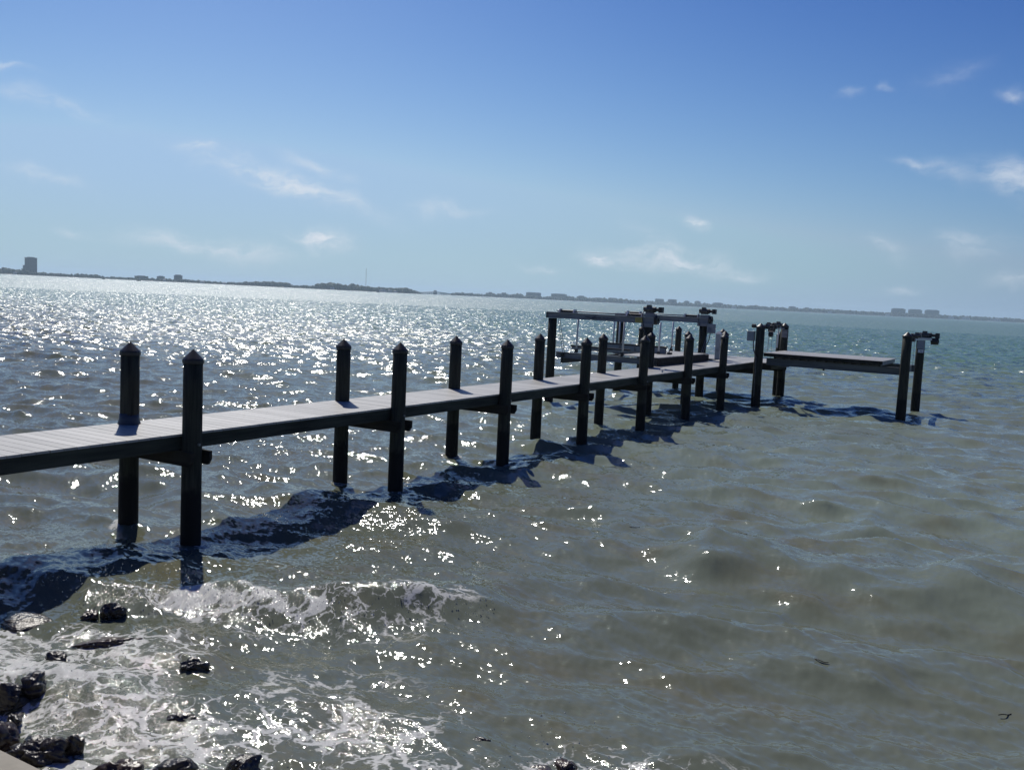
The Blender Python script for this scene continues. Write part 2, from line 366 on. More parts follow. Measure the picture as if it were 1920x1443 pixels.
    o = bpy.data.objects.new('water', me); COL.objects.link(o); tag(o, 'choppy murky bay water, sun glitter on the left, foam by the rocks', kind='structure')
    return o
def water_mat():
    m = bpy.data.materials.new('bay_water'); m.use_nodes = True; t = m.node_tree
    b = t.nodes['Principled BSDF']; out = t.nodes['Material Output']
    g = N(t, 'ShaderNodeNewGeometry'); P = g.outputs['Position']
    def attr(nm):
        a = N(t, 'ShaderNodeAttribute'); a.attribute_name = nm; return a.outputs['Fac']
    foam, lost, lostb, crest = attr('foam'), attr('lost'), attr('lost_big'), attr('crest')
    def noise(scale, detail=2, stretch=(1, 1, 1), col=True, rough=.5, off=(0, 0, 0)):
        mpp = N(t, 'ShaderNodeMapping'); mpp.inputs['Scale'].default_value = stretch; mpp.inputs['Location'].default_value = off
        L(t, P, mpp.inputs['Vector'])
        n = N(t, 'ShaderNodeTexNoise'); n.inputs['Scale'].default_value = scale; n.inputs['Detail'].default_value = detail; n.inputs['Roughness'].default_value = rough
        L(t, mpp.outputs['Vector'], n.inputs['Vector']); return n.outputs['Color'] if col else n.outputs['Fac']
    def mr(v, a, b_, c=0., d=1.):
        n = N(t, 'ShaderNodeMapRange'); n.interpolation_type = 'SMOOTHSTEP'
        n.inputs['From Min'].default_value = a; n.inputs['From Max'].default_value = b_; n.inputs['To Min'].default_value = c; n.inputs['To Max'].default_value = d
        L(t, v, n.inputs['Value']); return n.outputs[0]
    half = (.5, .5, .5)
    # ripple slopes too small for the mesh
    n1 = vmt(t, 'SUBTRACT', noise(21, 3, (.55, 1.2, 1)), half)            # 7 cm
    n2 = vmt(t, 'SUBTRACT', noise(1.9, 4, (.6, 1.1, 1), rough=.72), half)  # where mesh ripples fade out
    n3 = vmt(t, 'SUBTRACT', noise(.35, 2, (.6, 1.1, 1)), half)
    sx0 = N(t, 'ShaderNodeSeparateXYZ'); L(t, P, sx0.inputs[0]); N1A = mr(mth(t, 'SUBTRACT', sx0.outputs['Y'], mth(t, 'MULTIPLY', sx0.outputs['X'], .8)), 3, 14, .48, .80); N1A = mth(t, 'MAXIMUM', N1A, mr(mth(t, 'ADD', sx0.outputs['X'], mth(t, 'MULTIPLY', sx0.outputs['Y'], .35)), 7.3, 10, .48, .64))
    patch = mr(noise(.16, 2, (1, 1, 1), col=False), .38, .62, .55, 1.25)
    s = vmt(t, 'SCALE', n1, scale=mth(t, 'MULTIPLY', patch, N1A))
    s = vmt(t, 'ADD', s, vmt(t, 'SCALE', n2, scale=mth(t, 'MULTIPLY', lost, 3.6)))
    s = vmt(t, 'ADD', s, vmt(t, 'SCALE', n3, scale=mth(t, 'MULTIPLY', lostb, .7)))
    s = vmt(t, 'MULTIPLY', s, (1, 1, 0))
    nrm = vmt(t, 'NORMALIZE', vmt(t, 'ADD', g.outputs['Normal'], s))
    # body colour: sand-laden and olive by the wall, green farther out; middle distance lightened to stand for sky reflection
    sx = N(t, 'ShaderNodeSeparateXYZ'); L(t, P, sx.inputs[0])
    far = mr(sx.outputs['Y'], 30, 110); 
    c1 = N(t, 'ShaderNodeMix', data_type='RGBA'); c1.inputs['A'].default_value = (.092, .104, .066, 1); c1.inputs['B'].default_value = (.120, .235, .175, 1)
    L(t, far, c1.inputs['Factor'])
    c0 = N(t, 'ShaderNodeMix', data_type='RGBA'); c0.inputs['A'].default_value = (.132, .146, .106, 1); c0.inputs['B'].default_value = (.205, .245, .190, 1)
    L(t, mr(mth(t, 'ADD', sx.outputs['Y'], mth(t, 'MULTIPLY', sx.outputs['X'], .5)), 9, 24), c0.inputs['Factor']); L(t, c0.outputs['Result'], c1.inputs['A'])
    c2 = N(t, 'ShaderNodeMix', data_type='RGBA'); c2.inputs['B'].default_value = (.150, .138, .078, 1); L(t, c1.outputs['Result'], c2.inputs['A'])
    cl = mth(t, 'MULTIPLY', mr(noise(.9, 4, (.7, 1, .5), col=False), .45, .7), mr(sx.outputs['Y'], 10, 40, .6, .3)); L(t, cl, c2.inputs['Factor'])
    # foam: torn web of bubbles
    wv = vmt(t, 'SCALE', vmt(t, 'SUBTRACT', noise(1.7, 4, rough=.6), half), scale=.9)
    wp = vmt(t, 'ADD', P, wv)
    wp = vmt(t, 'ADD', wp, vmt(t, 'SCALE', vmt(t, 'SUBTRACT', noise(9, 3), half), scale=.10))
    def ridges(scale, w):
        vo = N(t, 'ShaderNodeTexVoronoi', feature='DISTANCE_TO_EDGE'); vo.inputs['Scale'].default_value = scale
        mpp = N(t, 'ShaderNodeMapping'); mpp.inputs['Scale'].default_value = (.8, 1.15, .3); L(t, wp, mpp.inputs['Vector']); L(t, mpp.outputs['Vector'], vo.inputs['Vector'])
        return mth(t, 'SUBTRACT', 1.0, mth(t, 'DIVIDE', vo.outputs['Distance'], w), clamp=True)
    w1 = ridges(1.5, .085); w2 = ridges(3.8, .12); w3 = ridges(10, .22)
    bl = noise(1.1, 5, (.8, 1.2, .5), col=False, rough=.62)
    fine = noise(36, 3, col=False, rough=.6)
    web = mth(t, 'MAXIMUM', mth(t, 'MULTIPLY', w1, .85), mth(t, 'MULTIPLY', w2, .62))
    web = mth(t, 'ADD', web, mth(t, 'MULTIPLY', w3, .16))
    web = mth(t, 'ADD', web, mth(t, 'MULTIPLY', mth(t, 'SUBTRACT', bl, .5), 2.6))
    web = mth(t, 'ADD', web, mth(t, 'MULTIPLY', mth(t, 'SUBTRACT', fine, .5), .7))
    lvl = mth(t, 'ADD', web, foam)
    fm = mr(lvl, .78, 1.28)
    fm = mth(t, 'MULTIPLY', fm, mr(foam, .05, .25))
    # scattered whitecaps out on the bay
    wc = noise(.42, 3, (.45, 1.0, .3), col=False, rough=.7); wc2 = noise(3.5, 3, (.5, 1, .3), col=False)
    wcm = mth(t, 'MULTIPLY', mth(t, 'MULTIPLY', mr(wc, .695, .73), mr(wc2, .47, .6)), mth(t, 'MULTIPLY', mr(sx.outputs['Y'], 26, 50), mr(crest, -.1, .3)))
    fm = mth(t, 'MAXIMUM', fm, mth(t, 'MULTIPLY', wcm, .8))
    # foam bubbles: rough, sparkling facets
    bub = vmt(t, 'MULTIPLY', vmt(t, 'SUBTRACT', noise(60, 3, rough=.7), half), (1, 1, 0))
    fa = mr(foam, .15, .7)
    nrm2 = vmt(t, 'NORMALIZE', vmt(t, 'ADD', nrm, vmt(t, 'SCALE', bub, scale=mth(t, 'MULTIPLY', fa, 2.2))))
    # light coming back out of the turbid body hardly depends on the surface slope
    t.nodes.remove(b)
    upn = vmt(t, 'NORMALIZE', vmt(t, 'ADD', vmt(t, 'SCALE', g.outputs['Normal'], scale=.60), (0, 0, .40)))
    body = N(t, 'ShaderNodeBsdfDiffuse'); L(t, c2.outputs['Result'], body.inputs['Color']); L(t, upn, body.inputs['Normal'])
    fmd = N(t, 'ShaderNodeBsdfDiffuse'); fmd.inputs['Color'].default_value = (.64, .64, .60, 1)
    L(t, vmt(t, 'NORMALIZE', vmt(t, 'ADD', upn, vmt(t, 'SCALE', bub, scale=.7))), fmd.inputs['Normal'])
    mxf = N(t, 'ShaderNodeMixShader'); L(t, mth(t, 'MULTIPLY', fm, .88), mxf.inputs[0]); L(t, body.outputs[0], mxf.inputs[1]); L(t, fmd.outputs[0], mxf.inputs[2])
    gl = N(t, 'ShaderNodeBsdfGlossy'); gl.distribution = 'GGX'; L(t, nrm2, gl.inputs['Normal'])
    rg = mth(t, 'ADD', mth(t, 'ADD', .06, mth(t, 'MULTIPLY', lost, .15)), mth(t, 'MULTIPLY', lostb, .05)); L(t, rg, gl.inputs['Roughness'])
    fr = N(t, 'ShaderNodeFresnel'); fr.inputs['IOR'].default_value = 1.45; L(t, nrm2, fr.inputs['Normal'])
    mxs = N(t, 'ShaderNodeMixShader'); L(t, mth(t, 'MULTIPLY', fr.outputs[0], mth(t, 'SUBTRACT', 1.0, mth(t, 'MULTIPLY', fm, .6))), mxs.inputs[0]); L(t, mxf.outputs[0], mxs.inputs[1]); L(t, gl.outputs[0], mxs.inputs[2])
    L(t, mxs.outputs[0], out.inputs['Surface'])
    return m
WT = make_water(); WT.data.materials.append(water_mat())

# ---------------------------------------------------------------- land behind the camera, seawall
def boxobj(name, x0, x1, y0, y1, z0, z1, m, parent=None, bevel=0.):
    b = MB(); b.box(x0, x1, y0, y1, z0, z1); return b.build(name, m, parent, bevel=bevel)
gnd = boxobj('ground', -400, 400, -400, 2.2, -1.5, .93, M_GRASSY); tag(gnd, 'lawn behind the seawall', kind='structure')
sw = empty('seawall', (0, 2.6, 0), 'low tan concrete seawall whose corner shows at the bottom left', 'wall')
boxobj('wall_face', -120, 160, 2.3, 2.84, -1.5, .80, M_CONC, sw)
capb = MB()
for i in range(-40, 54):
    x0 = i*3.0+.2; capb.box(x0+.006, x0+2.994, 2.2, 2.935, .80, .975+random.uniform(-.004, .004))
capb.build('wall_cap', M_CONC, sw, bevel=.012)

# ---------------------------------------------------------------- rocks
def rock_mesh(seed, r, sq):
    rng = np.random.default_rng(seed); bm = bmesh.new(); bmesh.ops.create_icosphere(bm, subdivisions=4, radius=1)
    ks = rng.normal(size=(16, 3))*np.array([1.6]*6+[4]*5+[9]*5)[:, None]; ph = rng.uniform(0, 6.28, 16); am = np.array([.11]*6+[.08]*5+[.06]*5)
    cuts = rng.normal(size=(9, 3)); cuts /= np.linalg.norm(cuts, axis=1)[:, None]; cd_ = rng.uniform(.78, .98, 9)
    for v in bm.verts:
        p = np.array(v.co); q = p*(1+np.sum(am*np.sin(ks@p+ph)))
        for c, dd in zip(cuts, cd_):
            s = q@c
            if s > dd: q = q-c*(s-dd)*.85
        q += rng.normal(size=3)*.012
        v.co = Vector(q*np.array(sq)*r)
    me = bpy.data.meshes.new('rock'); bm.to_mesh(me); bm.free(); me.polygons.foreach_set('use_smooth', [True]*len(me.polygons)); return me
M_ROCK = mat('dark_wet_rock', (.012, .010, .008), .3, col2=(.060, .046, .032), scale=5, bump=.03, bscale=16, spec=.55)
M_ROCKB = mat('brown_wet_rock', (.03, .017, .010), .3, col2=(.075, .05, .032), scale=5, bump=.025, bscale=12, spec=.5)
ROCKS = [ # u, v (1920 px frame), radius m, squash, material, label, z
 (75, 1408, .24, (1.3, .9, .75), 0, 'large black wet rock touching the tan seawall corner', .02),
 (140, 1393, .13, (.8, .8, 1.0), 0, 'small upright dark rock just right of the large rock by the seawall corner', .03),
 (222, 1436, .19, (1.3, .8, .7), 1, 'brown-black rock on the bottom edge, between the seawall corner and the double-humped rock', .0),
 (325, 1434, .19, (1.4, .8, .62), 0, 'flat-topped dark rock on the bottom edge, middle of the row of three', .0),
 (455, 1430, .17, (1.1, .9, .8), 0, 'round black rock on the bottom edge, rightmost of the foamy rocks', .02),
 (22, 1300, .20, (1.2, .9, .75), 0, 'black rock at the left edge of the picture in white foam', .03),
 (64, 1290, .15, (1.0, .9, 1.0), 0, 'peaked black rock leaning on the rock at the left edge', .05),
 (28, 1335, .12, (1.2, .8, .6), 0, 'small low dark rock in front of the rock at the left edge', .0),
 (105, 1229, .14, (1.3, .8, .65), 0, 'lone dark rock in foam below the reddish sunken rock', .02),
 (365, 1240, .16, (1.2, 1.0, .75), 0, 'rounded dark rock standing alone in the middle of the foam', .02),
 (398, 1282, .15, (1.3, .9, .4), 0, 'barely showing dark rock just behind the lone rounded one', -.03),
 (205, 1192, .24, (1.7, .8, .36), 1, 'flat reddish brown rock awash in foam', -.02),
 (326, 1333, .15, (1.3, .9, .5), 0, 'low dark rock awash in the centre of the foam', -.02),
 (100, 1306, .15, (1.3, .8, .42), 0, 'low washed-over rock right of the peaked rock', -.03),
 (50, 1152, .30, (1.5, .8, .40), 0, 'wide shadowed rock under the pier by the left edge', -.04),
 (168, 1150, .15, (1.0, .9, .75), 1, 'brownish pointed rock in front of the breaking wave', .02),
 (207, 1142, .19, (1.1, .9, .75), 0, 'black rock hit by the breaking wave below the first pilings', .03),
 (32, 1038, .32, (2.2, .7, .34), 1, 'long low rock breaking the surface beyond the pier at the left edge', .0),
 (1062, 1424, .12, (1.2, .9, .6), 1, 'small brown rock on the bottom edge near the middle of the picture', .0),
 (904, 1372, .10, (1.4, .8, .45), 0, 'tiny dark rock awash left of the small brown rock', -.02),
 (8, 1378, .16, (1.0, .9, .9), 1, 'moss-brown rock at the left edge just above the seawall', .03),
 (1008, 1418, .13, (1.4, .9, .3), 1, 'submerged brown rock beside the small one on the bottom edge', -.05),
 (258, 1438, .12, (1, .9, .7), 0, 'small black stone wedged right of the brown-black bottom rock', .0),
 (290, 1330-60, .10, (1.6, .9, .35), 0, 'thin sliver of dark rock left of the rounded foam rock', -.03)]
for i, (u, v, r_, sq, mi, lab, z0) in enumerate(ROCKS):
    r_ *= .72; me = rock_mesh(100+i, r_, sq); me.materials.append((M_ROCK, M_ROCKB)[mi])
    o = bpy.data.objects.new('rock', me); COL.objects.link(o); p = onz(u, v, .06)
    o.location = (p[0], p[1], z0+r_*sq[2]*.14-.01); o.rotation_euler = (random.uniform(-.2, .2), random.uniform(-.2, .2), random.uniform(0, 6.28))
    if max(sq) > 1.25: o.rotation_euler[2] = random.uniform(.2, .8)
    tag(o, lab, 'rock', 'rocks along the foot of the seawall')

# ---------------------------------------------------------------- bits of seagrass afloat
M_WEED = mat('brown_seagrass', (.02, .018, .01), .5)
for (u, v, ln, lab) in ((1386, 1031, .22, 'ragged brown scrap of seagrass afloat behind the big near swell'), (1537, 1256, .17, 'short straight seagrass blade afloat in front of the big near swell'), (1885, 1338, .16, 'seagrass blade afloat near the right edge of the picture'), (1190, 985, .2, 'thin seagrass strand afloat below the far end of the pier shadow')):
    p = onz(u, v, 0); i = int(np.argmin((WCO[:, 0]-p[0])**2+(WCO[:, 1]-p[1])**2)); zz0 = float(WCO[i, 2])
    b = bmesh.new(); a0 = random.uniform(0, 3); vs_ = []
    for k in range(7):
        t_ = k/6-.5; c = (t_*ln*math.cos(a0)+.006*math.sin(k*.8), t_*ln*math.sin(a0)+.006*math.cos(k*.7), .012+.006*math.sin(k)); w_ = .006*(1-abs(t_)*1.2)+.002
        for (q1, q2) in ((-w_, 0), (0, .004), (w_, 0), (0, -.006)): vs_.append(b.verts.new((c[0]-math.sin(a0)*q1, c[1]+math.cos(a0)*q1, c[2]+q2)))
    for k in range(6):
        for j in range(4): b.faces.new((vs_[4*k+j], vs_[4*k+(j+1) % 4], vs_[4*k+4+(j+1) % 4], vs_[4*k+4+j]))
    b.faces.new(vs_[0:4][::-1]); b.faces.new(vs_[24:28])
    me = bpy.data.meshes.new('floating_seagrass'); b.to_mesh(me); b.free(); me.materials.append(M_WEED)
    o = bpy.data.objects.new('floating_seagrass', me); COL.objects.link(o); o.location = (p[0], p[1], zz0); tag(o, lab, 'seagrass', 'scraps of seagrass afloat')

# ---------------------------------------------------------------- spray thrown up by the breaking wave
rs = np.random.default_rng(5); bm = bmesh.new(); bmesh.ops.create_icosphere(bm, subdivisions=1, radius=1)
SV = np.array([v.co for v in bm.verts]); SF = np.array([[v.index for v in f.verts] for f in bm.faces]); bm.free()
vs = []; fs = []; k = 0
for i in range(1300):
    if i < 900:
        x = rs.uniform(-1.7, 3.2); yc = np.interp(x, [-2.4, -1.6, -.7, .1, 1.2, 2, 3], [6.0, 6.75, 6.95, 7.35, 7.95, 8.35, 9.0])
        y = yc-.25+rs.normal()*.28; z = .16+abs(rs.normal())*.10*(1.0 if x < 1.2 else .5)
    else:
        c = ((-.3, 6.35), (.7, 5.2), (2.2, 4.4), (3.1, 4.7), (5.4, 6.4))[i % 5]; x = c[0]+rs.normal()*.35; y = c[1]+rs.normal()*.25; z = .07+abs(rs.normal())*.09
    r_ = rs.uniform(.0025, .007)*(1.6 if rs.random() < .08 else 1)
    vs.append(SV*r_*np.array([1, 1, rs.uniform(.8, 1.6)])+np.array([x, y, z])); fs.append(SF+k); k += len(SV)
me = bpy.data.meshes.new('sea_spray'); me.from_pydata(np.concatenate(vs).tolist(), [], np.concatenate(fs).tolist()); MDR = mat('white_water_drops', (.75, .77, .78), .1); MDR.node_tree.nodes['Principled BSDF'].inputs['Transmission Weight'].default_value = .8; MDR.node_tree.nodes['Principled BSDF'].inputs['IOR'].default_value = 1.33; me.materials.append(MDR)
me.polygons.foreach_set('use_smooth', [True]*len(me.polygons))
o = bpy.data.objects.new('sea_spray', me); COL.objects.link(o); tag(o, 'fine drops flung up along the breaking wave and the rocks', kind='stuff')

# ---------------------------------------------------------------- pier
XL, XR, XN, XF, ZD, ZT = -3.19, -1.844, -1.974, -3.316, 1.536, 2.732
YP = [8.837, 13.526, 17.348, 21.275, 25.126, 28.936, 32.557]
pier = empty('pier', (-2.65, 20, 0), 'long narrow pier with pale grey decking on capped dark pilings', 'pier')
def piling(x, y, top, r, parent, name='piling', cap=True, cr=None, skirt=False, lean=(0, 0)):
    b = MB(); zt = top-(.15 if cap else 0)
    b.lathe(0, 0, [(r*1.03, -2.2), (r*1.03, -.4), (r*1.05, .1), (r*1.04, .5), (r*1.01, .9), (r, 1.5), (r*.985, 2.1), (r*.975, zt)], 22, .012)
    b.v = [(vx+x+lean[0]*vz, vy+y+lean[1]*vz, vz) for vx, vy, vz in b.v]
    o = b.build(name, MP, parent, smooth=True)
    if cap:
        cr = cr or r*1.07; c = MB(); X, Y = x+lean[0]*top, y+lean[1]*top
        c.lathe(X, Y, [(cr, zt-.045), (cr*1.015, zt-.03), (cr*1.015, zt+.005), (cr*.95, zt+.022), (cr*.08, top-.006), (.004, top)], 16)
        k = c.build('piling_cap', M_CAP); k.parent = o
    if skirt:
        c = MB(); c.lathe(x, y, [(r*1.22, ZD-.002), (r*1.16, ZD+.02), (r*1.05, ZD+.07), (r*1.03, ZD+.16)], 22)
        k = c.build('deck_collar', M_SKIRT, None, smooth=True); k.parent = o
    return o
jl = [(0, 0), (.02, .0), (-.01, .01), (0, -.01), (.01, 0), (0, .01), (-.02, 0)]
for i, y in enumerate(YP):
    piling(XL+jl[i][0], y+jl[i][1], ZT+random.uniform(-.02, .02), .134, pier, skirt=(i == 0), lean=(random.uniform(-.004, .004), 0))
    piling(XR, y, ZT+random.uniform(-.02, .01), .134, pier, lean=(random.uniform(-.004, .004), 0))
for (x, y) in ((-3.0, 36.25), (-4.14, 39.5), (-6.67, 36.5), (-6.19, 39.6), (-1.9, 40.35)):
    piling(x, y, 2.73, .134, pier)
# decking
def boards(parent, x0, x1, y0, y1, z1, along='X', bw=.180, gap=.010, th=.032, m=M_DECK, name='deck'):
    b = MB(); k = 0
    if along == 'X':
        y = y0
        while y < y1-.01:
            j = random.uniform(-.002, .002); e = random.uniform(-.004, .004)
            b.box(x0+e, x1+e, y, min(y+bw-gap, y1), z1-th+j*.3, z1+j*.3, random.uniform(.02, 1)); y += bw
    else:
        x = x0
        while x < x1-.01:
            j = random.uniform(-.002, .002); b.box(x, min(x+bw-gap, x1), y0, y1, z1-th+j*.3, z1+j*.3, random.uniform(.02, 1)); x += bw
    return b.build(name, m, parent)
boards(pier, XF-.012, XN+.012, 3.2, 36.9, ZD)
boards(pier, -7.0, -1.28, 36.9, 40.1, ZD, along='Y')
ys = [3.1]+YP+[36.9]
for xx in (XN, XF):
    for a, b_ in zip(ys[:-1], ys[1:]):
        x0 = xx-.038 if xx == XN else xx
        boxobj('stringer', x0, x0+.038, a+.002, b_-.002, ZD-.225, ZD-.033, M_WOOD, pier)
boxobj('stringer', -2.66, -2.62, 3.1, 36.9, ZD-.225, ZD-.033, M_WOOD, pier)
for (a, b_, c, d_) in ((-7.0, -1.3, 36.92, 36.96), (-7.0, -1.3, 40.04, 40.08), (-1.32, -1.28, 36.97, 40.03), (-7.0, -6.96, 36.97, 40.03), (-4.2, -4.16, 36.97, 40.03)):
    boxobj('stringer', a, b_, c, d_, ZD-.26, ZD-.033, M_WOODX if b_-a > 1 else M_WOOD, pier)
def crossbeam(y, x0, x1, zt=ZD-.227, hgt=.20, th=.045):
    b = MB()
    ch = .05
    vs = [(x0, zt), (x1, zt), (x1, zt-hgt+ch*1.6), (x1-ch, zt-hgt), (x0+ch, zt-hgt), (x0, zt-hgt+ch*1.6)]
    n = len(vs); b.add([(p[0], y, p[1]) for p in vs]+[(p[0], y+th, p[1]) for p in vs], [tuple(range(n)), tuple(range(2*n-1, n-1, -1))]+[(i, i+n, (i+1) % n+n, (i+1) % n) for i in range(n)])
    return b.build('cross_beam', M_WOODX, pier)
for y in YP+[36.3]:
    crossbeam(y+.137, XL-.2, XR+.20); crossbeam(y-.182, XL-.2, XR+.20)
for y in (39.3,):
    crossbeam(y-.2, -6.9, -1.3); crossbeam(y+.16, -6.9, -1.3)
# bolts heads
for y in YP:
    bb = MB(); bb.tube((XR+.13, y, ZD-.13), (XR+.155, y, ZD-.13), .02, n=8); bb.build('bolt_head', M_STEEL, pier)

# ---------------------------------------------------------------- boat lift on the left of the pier head
lift = empty('boat_lift', (-5.4, 32.8, 0), 'empty boat lift with two grey overhead beams and a cradle, left of the pier head', 'boat lift')
PA, PB, PC, PD = (-7.2, 29.45), (-7.45, 36.0), (-3.52, 29.45), (-3.84, 36.0)
for (x, y) in (PA, PB, PC, PD): piling(x, y, 2.975, .158, lift, name='post', cap=False)
def ibeam(b, x0, x1, yc, z0, z1, w=.14, fl=.014, web=.012, ax='X'):
    for (a0, a1, c0, c1) in ((-w/2, w/2, z0, z0+fl), (-w/2, w/2, z1-fl, z1), (-web/2, web/2, z0+fl, z1-fl)):
        if ax == 'X': b.box(x0, x1, yc+a0, yc+a1, c0, c1)
        else: b.box(yc+a0, yc+a1, x0, x1, c0, c1)
def motor(loc, parent, sx=1, s=1.0, name='motor'):
    x, y, z = loc
    b = MB()
    b.tube((x-.20*s*sx, y, z), (x+.10*s*sx, y, z), .085*s, n=18); b.tube((x-.24*s*sx, y, z), (x-.20*s*sx, y, z), .092*s, n=18)
    for k in range(6): b.tube((x+(-.17+k*.045)*s*sx, y, z), (x+(-.155+k*.045)*s*sx, y, z), .093*s, n=18)
    b.box(min(x-.14*s*sx, x+.02*s*sx), max(x-.14*s*sx, x+.02*s*sx), y-.05*s, y+.05*s, z+.075*s, z+.15*s)
    b.box(x-.16*s, x+.12*s, y-.06*s, y+.06*s, z-.13*s, z-.08*s)
    m_ = b.build(name, M_MOTOR, parent, smooth=False)
    g_ = MB(); g_.tube((x+.10*s*sx, y, z), (x+.18*s*sx, y, z), .095*s, n=16); g_.tube((x+.18*s*sx, y, z), (x+.34*s*sx, y, z), .055*s, n=14)
    g_.box(min(x+.30*s*sx, x+.44*s*sx), max(x+.30*s*sx, x+.44*s*sx), y-.08*s, y+.08*s, z-.10*s, z+.09*s)
    k = g_.build('gearbox', M_BLACK, None); k.parent = m_
    return m_
for nm, (xa, xb, yy) in {'f': (PA[0]-.18, PC[0]+.22, 29.45), 'b': (PB[0]-.18, PD[0]+.22, 36.0)}.items():
    b = MB(); ibeam(b, xa, xb, yy-.09, 2.985, 3.19, .09); ibeam(b, xa, xb, yy+.09, 2.985, 3.19, .09)
    b.box(xa-.012, xa-.002, yy-.16, yy+.16, 2.98, 3.195); b.box(xb+.002, xb+.012, yy-.16, yy+.16, 2.95, 3.22)
    tb = b.build('top_beam', M_ALU, lift)
    b = MB(); b.box(xa+.02, xb-.02, yy-.134, yy-.05, 3.1925, 3.2); b.box(xa+.02, xb-.02, yy+.05, yy+.134, 3.1925, 3.2)  # bright strips over the flanges, sunlit beam top put into the colour
    k = b.build('lit_beam_top', M_ALUB, None); k.parent = tb
    s_ = MB(); s_.tube((xa+.35, yy, 3.245), (xb-.05, yy, 3.245), .024, n=12); ds = s_.build('drive_shaft', M_ALU, lift, smooth=True)
    for xw in (xa+.78, xb-.72):
        w = MB(); w.tube((xw-.24, yy, 3.245), (xw+.24, yy, 3.245), .05, n=16)
        k = w.build('winder_drum', M_BLACK, None); k.parent = ds
        for xo in (-.28, .28):
            br = MB(); br.add([(xw+xo-.025, yy-.16, 3.201), (xw+xo+.025, yy-.16, 3.201), (xw+xo+.025, yy+.16, 3.201), (xw+xo-.025, yy+.16, 3.201),
                               (xw+xo-.025, yy-.07, 3.325), (xw+xo+.025, yy-.07, 3.325), (xw+xo+.025, yy+.07, 3.325), (xw+xo-.025, yy+.07, 3.325)],
                              [(0, 3, 2, 1), (4, 5, 6, 7), (0, 1, 5, 4), (1, 2, 6, 5), (2, 3, 7, 6), (3, 0, 4, 7)])
            br.build('bearing_block', M_ALUB, lift)
    motor((xb-.18, yy, 3.46), lift)
    b = MB(); b.box(xb-.34, xb+.02, yy-.09, yy+.09, 3.2015, 3.31); b.build('motor_mount', M_ALU, lift, bevel=.01)
    b = MB(); b.tube((xb+.03, yy, 3.12), (xb+.12, yy, 3.12), .15, n=20); b.tube((xb+.12, yy, 3.12), (xb+.15, yy, 3.12), .05, n=12); b.build('pulley_wheel', M_BLACK, lift)
    b = MB(); b.path([(xb-.38, yy-.1, 3.44), (xb-.42, yy-.17, 3.2), (xb-.32, yy-.2, 2.9), (xb-.22, yy-.2, 2.5), (xb-.16, yy-.19, 2.2)], .012); b.build('power_cord', M_BLACK, lift, smooth=True)
# post collar brackets
for (x, y) in (PC, PD):
    boxobj('post_bracket', x-.20, x+.20, y-.19, y-.16, 2.86, 3.0, M_ALU, lift)
# printed marks on the front beam
b = MB(); zc = 3.085; yv = 29.45-.1385
x0 = -5.55
b.add([(x0-.30, yv, zc-.012), (x0-.06, yv, zc-.02), (x0+.02, yv, zc-.065), (x0+.05, yv, zc-.02), (x0+.30, yv, zc-.02), (x0+.30, yv, zc+.005), (x0+.07, yv, zc+.005), (x0+.13, yv, zc+.065), (x0+.03, yv, zc+.03), (x0-.05, yv, zc+.005), (x0-.3, yv, zc+.015)],
      [(0, 1, 9, 10), (1, 2, 3, 9), (3, 4, 5, 6), (3, 6, 7, 8), (3, 8, 9)])
for k in range(9): b.box(x0+.38+k*.052, x0+.38+k*.052+.034, yv-.001, yv+.001, zc-.018, zc+.016-(k % 3)*.007)
b.build('beam_logo', M_DECAL, lift)
b = MB(); b.box(-3.96, -3.70, 29.45-.1440, 29.45-.1365, 3.0, 3.16); sgn = b.build('warning_sign', M_YELLOW, lift)
b = MB()
for k in range(4): b.box(-3.93, -3.73-(k % 2)*.04, 29.45-.1458, 29.45-.1442, 3.03+k*.03, 3.04+k*.03)
k = b.build('sign_lettering', M_DECAL, None); k.parent = sgn
boxobj('control_box', PD[0]+.19, PD[0]+.50, 35.85, 36.05, 2.60, 2.97, M_BOX, lift, bevel=.015)
b = MB(); b.path([(PD[0]+.32, 35.95, 2.6), (PD[0]+.28, 35.93, 2.3), (PD[0]+.19, 35.9, 2.1), (PD[0]+.17, 35.9, 1.6)], .018); b.build('conduit', M_BLACK, lift)
# cradle
YF, YB = 29.95, 34.95
for yy in (YF, YB):
    b = MB(); ibeam(b, -7.25, -3.30, yy, 1.56, 1.76, .15); cb = b.build('cradle_beam', M_ALU, lift)
    b = MB(); b.box(-7.25, -4.75, yy-.09, yy-.02, 1.7625, 1.772); k = b.build('beam_edge', M_ALUB, None); k.parent = cb
for xx in (-6.95, -3.36):
    b = MB(); b.box(xx-.04, xx+.04, YF-.12, YB+.12, 1.37, 1.557); b.build('cradle_rail', M_BLACK, lift)
for xx, yy in ((-6.95, YF), (-3.5, YF), (-6.95, YB), (-3.5, YB)):
    b = MB()
    for dx in (-.035, .035): b.tube((xx+dx, yy-(.0), 1.75), (xx+dx, (29.45 if yy == YF else 36.0), 3.0), .009, n=6)
    b.build('lift_cable', M_STEEL, lift)
    b = MB(); b.tube((xx, yy-.09, 1.66), (xx, yy-.05, 1.66), .07, n=14); b.build('cable_sheave', M_BLACK, lift)
boards(lift, -4.75, -3.28, YF-.1, YB+.15, 1.83, along='X', name='side_deck')
boxobj('deck_fascia', -3.278, -3.24, YF-.12, YB+.17, 1.56, 1.79, M_WOODX, lift)
